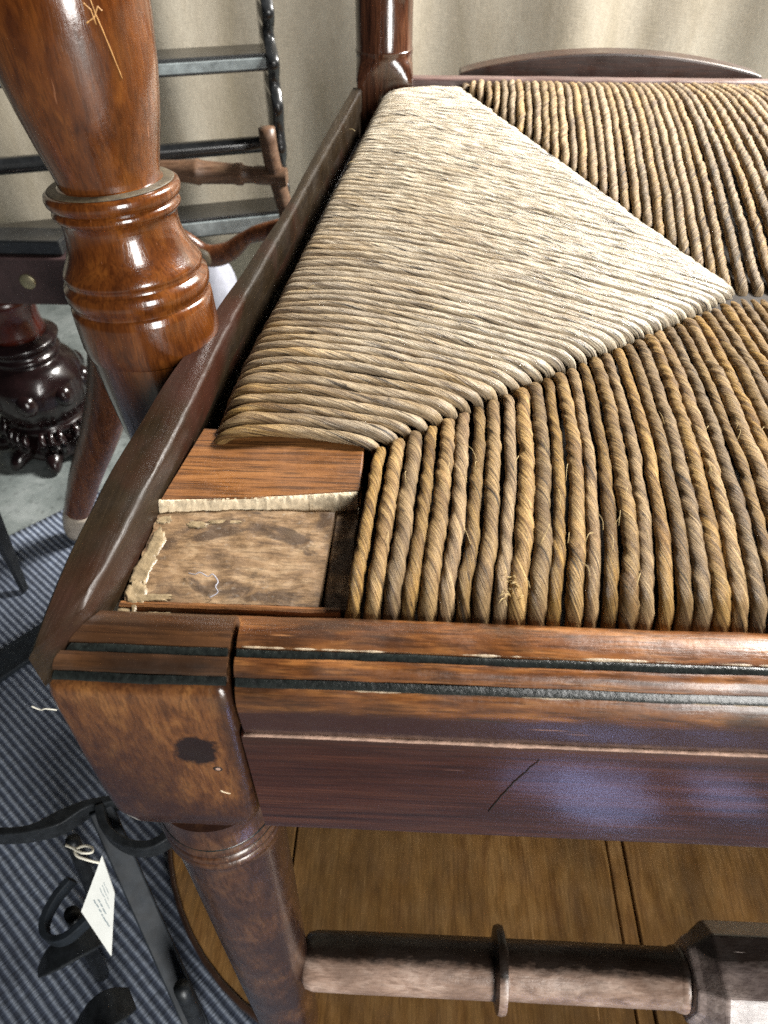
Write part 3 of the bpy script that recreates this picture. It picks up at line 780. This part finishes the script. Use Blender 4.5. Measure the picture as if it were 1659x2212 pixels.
build('tenon_recess', box(-.0195, -.0132, .1080, .1440, .4180, .4318), M['joint'], seat, smooth=False, bevel=.0005, bseg=1)
def ledge():
    pr = [(.1015, .4180), (.1075, .4180), (.1075, .4338), (.1064, .4344), (.1056, .4341), (.1052, .4328), (.1046, .4330), (.1036, .4333), (.1020, .4328), (.1015, .4310)]
    return extrude_x(pr, -.0680, -.0150, 50, .0003, 21)
build('front_ledge', ledge(), M['bare'], seat, autosmooth=.7)
# crusts of old glue: irregular flaky sheets, uneven in thickness
def crust(cx, cy, rx, ry, z, h, seed, ang=0):
    rows = []; n = 36; m = 7
    for i in range(n):
        a = 2 * math.pi * i / n
        rr = 1 + .45 * noise.noise(Vector((math.cos(a) * 2.2, math.sin(a) * 2.2, seed))) + .2 * noise.noise(Vector((math.cos(a) * 7, math.sin(a) * 7, seed + 4)))
        row = []
        for j in range(m):
            k = j / (m - 1); q = rr * (1 - k)
            x = cx + (rx * q * math.cos(a)) * math.cos(ang) - (ry * q * math.sin(a)) * math.sin(ang)
            y = cy + (rx * q * math.cos(a)) * math.sin(ang) + (ry * q * math.sin(a)) * math.cos(ang)
            zz = z - .0003 + (h * .6 * (min(1, k * 5)) * (.6 + .8 * abs(noise.noise(Vector((x * 330, y * 330, seed)))) ) if j else 0)
            row.append((x, y, zz))
        rows.append(row)
    return MB().quad_grid(rows, close_u=True)
for i, (cx, cy, rx, ry, h, ang) in enumerate(((-.0650, .1095, .0026, .0046, .0011, .3), (-.0605, .1085, .0050, .0014, .0009, .1), (-.0655, .1175, .0022, .0065, .0008, -.1), (-.0648, .1265, .0020, .0060, .0007, 0), (-.0648, .1350, .0020, .0016, .0010, .4), (-.0560, .1338, .0032, .0012, .0006, 0), (-.0660, .1045, .0024, .0018, .0010, 0), (-.0590, .1038, .0048, .0011, .0007, .05), (-.0480, .1352, .0050, .0008, .0005, .05))):
    build('glue_crust', crust(cx, cy, rx, ry, .4341 if cy > .1075 else .4334, h, i * 3.7, ang), M['glue'], seat, autosmooth=.5)

# --- cords
mesh_attr_seed = [0]
def cord_mesh(path_ctrl, rad, turns_per_m, seed, pale_sheen=0.0, seg=14, step=.0013, flat=1.0, pale_sheenf=None):
    P0 = [Vector(p) for p in path_ctrl]
    Lr = sum((b_ - a).length for a, b_ in zip(P0, P0[1:]))
    n = max(12, int(Lr / step)); path = catmull(P0, n)
    verts = []; uvs = []; wz = []; s = 0
    ph0 = seed * 5.3; rk = random.Random(int(seed * 1000)); amp = (.12 + .10 * rk.random()) if abs(turns_per_m) < 30 else (.18 + .16 * rk.random())
    for i, p in enumerate(path):
        if i: s += (path[i] - path[i - 1]).length
        T = path[min(n - 1, i + 1)] - path[max(0, i - 1)]
        Nn, B = fr(T)
        wob = Vector((noise.noise(Vector((s * 55, seed, 0))), noise.noise(Vector((s * 55, seed, 9))), .6 * noise.noise(Vector((s * 60, seed, 5))))) * (rad * .21)
        rl = rad * (1 + .13 * noise.noise(Vector((s * 75, seed * 3, 2))) + .06 * noise.noise(Vector((s * 260, seed, 7))))
        w_ = pale_sheen if pale_sheenf is None else pale_sheenf(p)
        for k in range(seg):
            th = 2 * math.pi * k / seg; psi = th - 2 * math.pi * turns_per_m * s + ph0
            lobe = 1 + amp * noise.noise(Vector((1.25 * math.cos(psi), 1.25 * math.sin(psi), s * 38 + seed * 11))) + .07 * noise.noise(Vector((3.2 * math.cos(psi), 3.2 * math.sin(psi), s * 60 + seed * 5)))
            r = rl * lobe
            q = p + wob + Nn * (r * math.cos(th)) + B * (r * flat * math.sin(th))
            verts.append(q); uvs.append((s, k / seg)); wz.append(w_)
    return verts, uvs, wz, n, seg
def cord_object(name, parts, parent, mat, kind=None):
    me = bpy.data.meshes.new(name); V = []; F = []; UV = []; A = []
    for (verts, uvs, wz, n, seg, tpm, seed) in parts:
        o = len(V); V += [v - CB for v in verts]
        for w_ in wz: A += [tpm, seed, w_]
        for i in range(n - 1):
            for k in range(seg):
                k2 = (k + 1) % seg
                F.append((o + i * seg + k, o + i * seg + k2, o + (i + 1) * seg + k2, o + (i + 1) * seg + k))
                s0 = uvs[i * seg + k][0]; s1 = uvs[(i + 1) * seg + k][0]; v0 = k / seg; v1 = (k + 1) / seg
                UV += [s0, v0, s0, v1, s1, v1, s1, v0]
        F.append(tuple(o + k for k in range(seg))); UV += [0, 0] * seg
        F.append(tuple(o + (n - 1) * seg + k for k in range(seg))[::-1]); UV += [0, 0] * seg
    me.from_pydata([tuple(v) for v in V], [], F)
    ul = me.uv_layers.new(name='UVMap'); ul.data.foreach_set('uv', UV)
    at = me.attributes.new('cord', 'FLOAT_VECTOR', 'POINT'); at.data.foreach_set('vector', A)
    me.polygons.foreach_set('use_smooth', [True] * len(me.polygons)); me.materials.append(mat)
    o = bpy.data.objects.new(name, me); C.objects.link(o); o.parent = parent; o['_base'] = tuple(CB)
    if kind: o['kind'] = kind
    return o

S0 = Vector((-.0112, .1640, .4405)); AP = Vector((.1350, .2880, .4265)); SBk = Vector((.0270, .5330, .4420))
def lerp(a, b_, t): return a + (b_ - a) * t
def pale_sheen_left(p):
    # sheen painted in: paler towards the middle and back of the side triangle
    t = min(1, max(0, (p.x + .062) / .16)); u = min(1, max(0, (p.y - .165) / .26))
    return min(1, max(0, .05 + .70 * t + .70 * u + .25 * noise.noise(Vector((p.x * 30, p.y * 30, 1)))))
pale_sheen_right = lambda p: pale_sheen_left(Vector((2 * XC - p.x, p.y, p.z)))
def left_cord(k, K, KF, f=lambda p: p):
    uu = k / (K - 1); y = .1660 + (.5110 - .1660) * (uu * 1.10 - .10 * uu * uu); t0 = (y - .1643) / (.5106 - .1643)
    x = rush_line(y)
    low = .0020 * max(0, 1 - k / 7)
    if k < KF: u = (k + .35) / KF; Sx = S0.lerp(AP, u ** .97)
    else: u = (k - KF + .5) / (K - KF); Sx = AP.lerp(SBk, u ** 1.12)
    e = Vector((x, y, 0)); d = Vector((Sx.x - x, Sx.y - y, 0)); Ld = d.length; d.normalize()
    bul = (.0018 + .022 * min(.13, Ld) * .30) * (1 - .85 * max(0, 1 - k / 9))
    z0 = .4400; zs = Sx.z
    pts = [e + Vector((.0035, 0, .4275)), e + Vector((.0002, 0, .4325)), e + d * .0020 + Vector((0, 0, .4385)), e + d * .0065 + Vector((0, 0, .4418 + rnd.uniform(-.0003, .0003)))]
    for q in (.2, .35, .5, .65, .8, .92):
        if Ld * q < .010 or Ld * (1 - q) < .007: continue
        z = lerp(.4418, zs, q ** 1.35) + bul * math.sin(math.pi * q ** .7) + rnd.uniform(-.00035, .00035)
        bow = .0022 * math.sin(math.pi * q) * (1 if k < KF else -.5)
        pts.append(e + d * (Ld * q) + Vector((0, bow + rnd.uniform(-.0003, .0003), z)))
    pts += [e + d * (Ld - .0035) + Vector((0, 0, zs - .0002)), e + d * (Ld - .0003) + Vector((0, 0, zs - .0030)), e + d * (Ld + .0008) + Vector((0, 0, zs - .0085))]
    return [f(p - Vector((0, 0, low))) for p in pts]
def front_cord(i, NF, f=lambda p: p):
    x0 = -.0118 + .00422 * i + rnd.uniform(-.0003, .0003)
    if i < NF: Sx = S0.lerp(AP, ((i + .5) / NF) ** .98)
    else: Sx = AP + Vector((.0042 * (i - NF + .5), 0, 0))
    e = Vector((x0, .1030, 0)); d = Vector((Sx.x + .0006 - x0, Sx.y - .1030, 0)); Ld = d.length; d.normalize(); zs = Sx.z - .0034
    pts = [e + Vector((-.0002, .0030, .4265)), e + Vector((0, -.0002, .4315)), e + d * .0026 + Vector((0, 0, .4368)), e + d * .0080 + Vector((0, 0, .4396))]
    for q in (.2, .35, .5, .65, .8, .92):
        if Ld * q < .011 or Ld * (1 - q) < .007: continue
        z = lerp(.4400, zs, q ** 1.0) + (.0010 + .010 * Ld) * math.sin(math.pi * q ** .8) + rnd.uniform(-.0003, .0003)
        bow = .0020 * math.sin(math.pi * q) * min(1, i / 12)
        pts.append(e + d * (Ld * q) + Vector((bow + rnd.uniform(-.0003, .0003), 0, z)))
    pts += [e + d * (Ld - .0035) + Vector((0, 0, zs - .0004)), e + d * (Ld - .0004) + Vector((0, 0, zs - .0035)), e + d * (Ld + .0010) + Vector((0, 0, zs - .0090))]
    return [f(p) for p in pts]
def back_cord(j, NBK, f=lambda p: p):
    x0 = .0300 + .0049 * j + rnd.uniform(-.0003, .0003)
    if j < NBK: Sx = SBk.lerp(AP, ((j + .4) / NBK) ** .92)
    else: Sx = AP + Vector((.0067 * (j - NBK + .5), 0, 0))
    e = Vector((x0, .5400, 0)); d = Vector((Sx.x - x0, Sx.y + .0006 - .5400, 0)); Ld = d.length; d.normalize(); zs = Sx.z - .001
    pts = [e + Vector((0, -.002, .4300)), e + Vector((0, .0002, .4355)), e + d * .0025 + Vector((0, 0, .4410))]
    if Ld > .016: pts.append(e + d * .008 + Vector((0, 0, .4440)))
    for q in (.2, .35, .5, .65, .8, .92):
        if Ld * q < .011 or Ld * (1 - q) < .007: continue
        z = lerp(.4440, zs, q ** 1.7) + (.002 + .022 * Ld) * math.sin(math.pi * q ** .8) + rnd.uniform(-.0003, .0003)
        pts.append(e + d * (Ld * q) + Vector((rnd.uniform(-.0003, .0003), 0, z)))
    pts += [e + d * max(.003, Ld - .0035) + Vector((0, 0, min(.4415, zs + .0002))), e + d * (Ld - .0004) + Vector((0, 0, zs - .0030)), e + d * (Ld + .0010) + Vector((0, 0, zs - .0085))]
    return [f(p) for p in pts]

K, KF, NF, NBK = 77, 34, 30, 27
mirx = lambda p: Vector((2 * XC - p.x, p.y, p.z))
rest = []
def mk(ctrl, rad, tpm, seed, pale_sheenf=None, seg=14, step=.0013):
    v, u, w_, n_, s_ = cord_mesh(ctrl, rad, tpm, seed, 0, seg, step, .95, pale_sheenf)
    return (v, u, w_, n_, s_, tpm, seed)
for k in range(K):
    sd = 1 + k * .137; rad = (.00196 - .00020 * k / K) * rnd.uniform(.84, 1.16)
    cord_object('cord', [mk(left_cord(k, K, KF), rad, -17 + rnd.uniform(-8, 7), sd, pale_sheen_left)], seat, M['rush'])
    rest.append(mk(left_cord(k, K, KF, mirx), rad, 27, sd, pale_sheen_right, 8, .004))
for i in range(62):
    sd = 31 + i * .171; rad = .00192 * rnd.uniform(.82, 1.16)
    if i <= 38: cord_object('cord', [mk(front_cord(i, NF), rad, 41 + rnd.uniform(-10, 14), sd, lambda p: .0)], seat, M['rush'])
    else: rest.append(mk(front_cord(i, NF), rad, 52, sd, lambda p: 0.0, 8, .004))
    rest.append(mk(front_cord(i, NF, mirx), rad, 52, sd, lambda p: 0.0, 8, .004))
for j in range(45):
    sd = 71 + j * .193; rad = .00225 * rnd.uniform(.84, 1.14)
    if j <= 36: cord_object('cord', [mk(back_cord(j, NBK), rad, -46 + rnd.uniform(-6, 6), sd, lambda p: .12)], seat, M['rush'])
    else: rest.append(mk(back_cord(j, NBK), rad, -58, sd, lambda p: .12, 8, .004))
    rest.append(mk(back_cord(j, NBK, mirx), rad, 58, sd, lambda p: .12, 8, .004))
cord_object('far_weave', rest, seat, M['rush'], 'stuff')

# ------------------------------------------------------------------ small loose things on the chair
def thread(pts, r, name, label, mat):
    o = build(name, tube(catmull(pts, 40), r, 6), mat); tag(o, label, 'thread'); return o
thread([(-.0535, .1158, .4350), (-.0515, .1148, .4358), (-.0502, .1151, .4362), (-.0480, .1139, .4362), (-.0468, .1142, .4368), (-.0452, .1124, .4362), (-.0455, .1108, .4362), (-.0449, .1098, .4352), (-.0466, .1083, .4350)], .00013, 'thread', 'curled white thread lying on the bare joint of the seat corner', M['white'])
thread([(-.0795, .0850, .4210), (-.0815, .0845, .4222), (-.0832, .0848, .4212), (-.0850, .0850, .4222)], .00018, 'thread', 'pale thread sticking out from the side of the front leg block', M['string'])

# ------------------------------------------------------------------ behind the chair: arched board
def arch_board():
    pts = [(.005, 0)] ; n = 40
    poly = []
    for i in range(n + 1):
        t = i / n; x = .028 + .212 * t; z = .4380 + .0135 * math.sin(math.pi * t) ** .8
        poly.append((x, .585, z))
    poly += [(.240, .585, .010), (.028, .585, .010)]
    return MB().prism(poly, (0, 0, 0), (0, .018, 0))
o = build('arched_board', arch_board(), M['arch'], smooth=False, bevel=.0015); tag(o, 'dark brown arch-topped board standing behind the back rail', 'board')

# ------------------------------------------------------------------ frayed fibres on one front cord
def fray():
    parts = []
    r2 = random.Random(4)
    for i in range(26):
        p = Vector((.0245 + r2.uniform(-.0022, .0022), .1085 + r2.uniform(-.002, .004), .4398 + r2.uniform(0, .0008)))
        d = Vector((r2.uniform(-1, 1), r2.uniform(-1, .6), r2.uniform(.2, 1))).normalized() * r2.uniform(.0012, .0034)
        q = p + d + Vector((0, 0, -.0006))
        parts.append(tube(catmull([p, p + d * .6 + Vector((0, 0, .0004)), q], 8), .00009, 5))
    return add(*parts)
o = build('frayed_fibres', fray(), M['string2'] if 'string2' in M else M['glue'], seat); o['kind'] = 'stuff'

# ------------------------------------------------------------------ black shelf rack standing against the curtain
EX = Vector((.954, .300, 0)); EN = Vector((.300, -.954, 0))      # along the shelves, and out of their front
RR_ = Vector((-.146, .853, 0)); 
rack = empty('shelf_rack', (-.33, .80, 0), 'black lacquered shelf rack with scalloped side standing against the curtain', 'shelf')
def rk(a, d, z): return RR_ + EX * a + EN * d + Vector((0, 0, z))
def rbox(a0, a1, d0, d1, z0, z1):
    return MB().quad_grid([[rk(a0, d0, z), rk(a1, d0, z), rk(a1, d1, z), rk(a0, d1, z)] for z in (z0, z1)], close_v=True, cap=True)
M['rackface'] = simple('lacquer_painted_sheen', (.20, .23, .235), .32, coat=.3, var=.5, scale=70, bump=.2)  # pale grey colour paints the reflection along the black shelf fronts
for z0, z1 in ((.379, .395), (.214, .236)):
    sh = build('shelf', rbox(-.46, 0, -.045, 0, z0, z1), M['black'], rack, smooth=False, bevel=.001)
    build('shelf_edge', rbox(-.455, -.001, .0005, .0035, z0 + .003, z1 - .0035), M['rackface'], sh, smooth=False, bevel=.0006)
a = rk(-.46, -.012, .306); b_ = rk(-.002, -.012, .306)
build('rod', tube([a.lerp(b_, i / 10) for i in range(11)], .0085, 14), M['black'], rack)
def scallop(a0):
    rows = []; n = 130
    for i in range(n + 1):
        z = .003 + .60 * i / n
        d = .004 + .010 * math.sin(z * 150) * math.exp(-((z % .165 - .08) / .07) ** 2) + .006 * math.sin(z * 38 + 1)
        rows.append([rk(a0, -.045, z), rk(a0 + .012, -.045, z), rk(a0 + .012, d - .002, z), rk(a0 + .010, d, z), rk(a0 + .002, d, z), rk(a0, d - .002, z)])
    return MB().quad_grid(rows, close_v=True, cap=True)
for a0 in (-.0125, -.472): build('side_panel', scallop(a0), M['black'], rack, autosmooth=.9)

# ------------------------------------------------------------------ old chair back seen through the rack: turned rung, post and curved rail
oc = empty('spindle_chair', (-.2, .785, 0), 'faded brown chair with a turned rung in front of the black rack', 'chair')
rung = [(.0085, 0), (.0090, .020), (.0100, .022), (.0100, .026), (.0090, .027), (.0105, .050), (.0122, .068), (.0128, .070), (.0128, .073), (.0115, .075), (.0100, .110), (.0110, .112), (.0110, .118), (.0088, .120), (.0080, .130), (.0092, .133), (.0092, .150), (.0085, .165)]
build('rung', lathe(rung, (-.300, .783, .303), (-.135, .778, .299), 24), M['spindle'], oc, autosmooth=.8)
build('post', tube(catmull([(-.1515, .779, .345), (-.1500, .779, .318), (-.1445, .778, .29), (-.139, .777, .262), (-.130, .776, .20), (-.122, .776, .1), (-.118, .776, .001)], 30), [.0085] * 30, 16), M['spindle'], oc)
build('post', tube(catmull([(-.306, .785, .36), (-.306, .785, .2), (-.306, .785, .001)], 16), .0095, 16), M['spindle'], oc)
build('curved_rail', tube(catmull([(-.305, .788, .236), (-.268, .788, .228), (-.240, .788, .208), (-.212, .788, .212), (-.182, .788, .232), (-.130, .785, .242)], 36), [.0055 + .004 * abs(math.sin(i * .13)) for i in range(36)], 14, 1.4), M['brown'], oc)
build('rosette', lathe(smooth_prof([(.0001, -.008), (.008, -.006), (.012, 0), (.008, .006), (.0001, .008)], 5), (-.242, .778, .208), (-.242, .70, .208), 20, .001), M['dust'], oc)

# white cloth bag on the floor beyond
def bag():
    rows = []; seg = 36
    for i in range(16):
        t = i / 15; z = .001 + .135 * t; r = .034 * (math.sin(math.pi * (.18 + .80 * t)) ** .6)
        rows.append([(-.285 + r * (1 + .18 * noise.noise(Vector((math.cos(a) * 2, math.sin(a) * 2, t * 3)))) * math.cos(a), .96 + r * (1 + .18 * noise.noise(Vector((math.cos(a) * 2, math.sin(a) * 2, t * 3 + 9)))) * math.sin(a), z) for a in [2 * math.pi * k / seg for k in range(seg)]])
    return MB().quad_grid(rows, close_v=True, cap=True)
o = build('cloth_bag', bag(), M['white']); tag(o, 'small white cloth bag on the floor below the black rack', 'bag')

# ------------------------------------------------------------------ dark carved table at the side
tb = empty('carved_table', (-.44, .70, 0), 'dark mahogany table with a carved bulbous leg and a brass keyhole plate', 'table')
ap = build('apron', box(-.80, -.338, .668, .700, .206, .256), M['apron'], tb, smooth=False, bevel=.002)
build('keyhole_plate', lathe([(.0001, 0), (.007, .0002), (.008, .0012), (.008, .004)], (-.388, .6655, .232), (-.388, .70, .232), 20), M['brass'], ap)
build('table_top', box(-.82, -.345, .672, .705, .2575, .272), M['black'], tb, smooth=False, bevel=.002)
lp = smooth_prof([(.040, .002), (.050, .012), (.046, .026), (.036, .034), (.042, .040), (.048, .046), (.044, .054), (.050, .066), (.056, .086), (.055, .104), (.046, .120), (.036, .128), (.040, .133), (.036, .139), (.040, .146), (.042, .150), (.033, .156)], 5)
lg = build('leg', lathe(lp, (-.440, .700, 0), (-.440, .700, 1), 48, .001), M['mahog'], tb)
build('leg_neck', lathe([(.032, .154), (.030, .162), (.0285, .175), (.030, .190), (.034, .196), (.034, .2055)], (-.440, .700, 0), (-.440, .700, 1), 40), M['redpost'], lg)
def knob(c, r, st=.75):
    c = Vector(c); rows = []
    for i in range(1, 10):
        ph = math.pi * i / 10
        rows.append([c + Vector((r * math.sin(ph) * math.cos(a), r * math.sin(ph) * math.sin(a), r * st * math.cos(ph))) for a in [2 * math.pi * k / 16 for k in range(16)]])
    return MB().quad_grid(rows, close_v=True, cap=True)
for k in range(8):
    a = 2 * math.pi * k / 8 + .2
    build('carved_boss', knob((-.440 + .052 * math.cos(a), .700 + .052 * math.sin(a), .092), .0125, 1.1), M['mahog'], lg)
    for q in range(3):
        build('carved_leaf', tube(catmull([(-.440 + .048 * math.cos(a + q * .2), .700 + .048 * math.sin(a + q * .2), .050), (-.440 + .056 * math.cos(a + q * .2), .700 + .056 * math.sin(a + q * .2), .034), (-.440 + .050 * math.cos(a + q * .2), .700 + .050 * math.sin(a + q * .2), .018)], 8), [.002, .004, .005, .005, .005, .004, .003, .002], 8), M['mahog'], lg)
for k in range(5):
    a = R(200 + 44 * k)
    build('claw', tube(catmull([(-.440 + .040 * math.cos(a), .700 + .040 * math.sin(a), .018), (-.440 + .058 * math.cos(a), .700 + .058 * math.sin(a), .014), (-.440 + .070 * math.cos(a), .700 + .070 * math.sin(a), .005)], 10), [.010, .011, .011, .011, .010, .010, .009, .008, .006, .003], 10), M['mahog'], lg)

# slim black tapered leg at the picture's edge
o = build('tapered_leg', tube(catmull([(-.3815, .4520, .009), (-.3850, .4600, .06), (-.3885, .4680, .12), (-.3950, .4780, .22), (-.4000, .4880, .30)], 24), [.004 + .0085 * min(1, i / 14) for i in range(24)], 4, 1, True), M['black'], smooth=False)
tag(o, 'slim black tapered furniture leg standing on the rug edge', 'leg')
# curved reddish leg of a stool
sl = empty('stool_leg', (-.36, .53, 0), 'curved reddish brown stool leg with pale worn tip behind the side rail', 'stool leg')
pp = catmull([(-.3560, .5290, .010), (-.3440, .5285, .045), (-.3180, .5260, .100), (-.2850, .5220, .160), (-.2600, .5190, .215), (-.2440, .5170, .262)], 40)
build('shaft', tube(pp[5:], [.0135 + .0085 * (i / 35) for i in range(35)], 20), M['brown'], sl)
build('tip', tube(pp[:7], [.0085, .0115, .0130, .0138, .0140, .0140, .0136], 20), M['paletip'], sl)
# dark batten lying on the rug
d = Vector((.633, .774, 0)); w = Vector((.774, -.633, 0)); c0 = Vector((-.357, .3715, 0))
q = [c0 + d * t + w * s_ for t, s_ in ((-.34, -.015), (.10, -.015), (.10, .015), (-.34, .015))]
o = build('batten', MB().prism([(p.x, p.y, .0085) for p in q], (0, 0, 0), (0, 0, .006)), M['ironbar'], smooth=False, bevel=.001); tag(o, 'flat dark grey batten lying on the striped rug', 'batten')

# ------------------------------------------------------------------ wrought iron stand with a paper tag
ir = empty('iron_stand', (-.16, .14, 0), 'blackened wrought iron stand with curled arms on the striped rug', 'stand')
V3 = Vector
build('stem', ribbon([V3((-.1745, .1770, .150)).lerp(V3((-.1130, .0860, .030)), i / 12) for i in range(13)], .0135, .006), M['ironbar'], ir, smooth=False, bevel=.001)
arcp = catmull([(-.262, .150, .150), (-.235, .1575, .150), (-.212, .1600, .150), (-.197, .1660, .150), (-.182, .1760, .150), (-.168, .1800, .150), (-.156, .186, .150)], 44)
build('arm', ribbon(arcp, .0045, .014, ws=[1 + .9 * math.exp(-((i - 27) / 4) ** 2) for i in range(44)]), M['iron'], ir, smooth=False, bevel=.0008)
arcp2 = catmull([(-.1735, .1765, .152), (-.166, .1640, .150), (-.153, .1570, .148), (-.140, .1560, .148), (-.130, .1610, .150), (-.124, .170, .150)], 36)
build('arm', ribbon(arcp2, .0050, .013), M['iron'], ir, smooth=False, bevel=.0008)
build('scroll', ribbon(catmull([(-.196, .1520, .105), (-.203, .1420, .102), (-.206, .1310, .100), (-.203, .1230, .100), (-.196, .1200, .100), (-.188, .1220, .102), (-.180, .1290, .105), (-.1700, .1380, .110)], 40), .004, .010), M['ironbar'], ir, smooth=False, bevel=.0006)
for pts, wmax in (([(-.176, .128, .085), (-.188, .120, .092), (-.200, .113, .088), (-.208, .109, .078)], .017), ([(-.150, .098, .078), (-.158, .092, .086), (-.168, .086, .084), (-.178, .083, .074)], .020), ([(-.140, .080, .070), (-.148, .070, .074), (-.158, .060, .070), (-.166, .052, .058)], .026)):
    pth = catmull(pts, 18)
    build('iron_leaf', ribbon(pth, wmax, .0035, ws=[.35 + .65 * math.sin(math.pi * min(1, .15 + i / 20)) for i in range(18)]), M['iron'], ir, smooth=False, bevel=.0008)
for x, y in ((-.195, .125), (-.118, .092), (-.150, .06), (-.21, .165)):
    build('foot', tube(catmull([(x, y, .009), (x * .985, y * 1.02, .05), (x * .97 - .003, y * 1.05 + .004, .10)], 10), .0045, 10), M['iron'], ir)

tg = empty('paper_tag', (-.158, .127, .12), 'small white paper tag tied to the iron stand with string', 'tag')
tp = [V3((-.1600, .1462, .1620)), V3((-.1525, .1325, .1480)), V3((-.1538, .1090, .1215)), V3((-.1716, .1257, .1370))]
nrm = (tp[1] - tp[0]).cross(tp[3] - tp[0]).normalized()
if nrm.z < 0: nrm = -nrm
build('card', MB().prism(tp, (0, 0, 0), nrm * .0006), M['paper'], tg, smooth=False)
r3 = random.Random(11)
for v_, u_a, u_b, hw in ((.62, .22, .88, .00042), (.52, .34, .72, .00042), (.36, .30, .80, .00022), (.28, .36, .74, .00022), (.20, .40, .70, .00022)):
    u_ = u_a
    while u_ < u_b:      # one line of writing: a row of short uneven strokes
        du = r3.uniform(.05, .13); u2 = min(u_b, u_ + du)
        def at_(u, v): return tp[0] + (tp[1] - tp[0]) * u + (tp[3] - tp[0]) * v + (tp[2] - tp[1] - tp[3] + tp[0]) * (u * v) + nrm * .00062
        q0 = at_(u_, v_ + r3.uniform(-.012, .012)); q1 = at_(u2, v_ + r3.uniform(-.012, .012))
        sd = (q1 - q0).cross(nrm).normalized() * hw
        build('handwriting', MB().prism([q0 - sd, q1 - sd, q1 + sd, q0 + sd], (0, 0, 0), nrm * .00005), M['ink'], tg, smooth=False)
        u_ = u2 + r3.uniform(.01, .03)
build('string', tube(catmull([(-.161, .1430, .1600), (-.166, .1425, .1650), (-.172, .1440, .1660), (-.1745, .1475, .1650), (-.171, .1500, .1640), (-.166, .1490, .1650), (-.1645, .1460, .1665), (-.169, .1450, .1680), (-.176, .1480, .1660), (-.181, .1500, .1640)], 60), .0007, 8), M['string'], tg)

# ------------------------------------------------------------------ stray rush fibres all over the seat
def stray():
    parts = []; r2 = random.Random(21)
    for i in range(80):
        k = r2.random()
        if k < .5: x = r2.uniform(-.005, .12); y = r2.uniform(.105, .115 + max(0, .35 * (x + .01)) + .03); d = Vector((r2.uniform(-.6, .6), 1, 0))
        elif k < .85: y = r2.uniform(.17, .45); x = r2.uniform(-.04, .03 + .05 * r2.random()); d = Vector((1, r2.uniform(-.5, .5), 0))
        else: x = r2.uniform(.06, .2); y = r2.uniform(.40, .52); d = Vector((r2.uniform(-.6, .6), 1, 0))
        z = .4436 + r2.uniform(-.0004, .0012)
        L_ = r2.uniform(.002, .0065); p = Vector((x, y, z - .0012)); d = d.normalized() * L_
        parts.append(tube(catmull([p, p + d * .45 + Vector((0, 0, r2.uniform(.0006, .0022))), p + d + Vector((r2.uniform(-.001, .001), 0, r2.uniform(-.0005, .0022)))], 6), .000075, 4))
    return add(*parts)
o = build('stray_fibres', stray(), M['straw'], seat); o['kind'] = 'stuff'
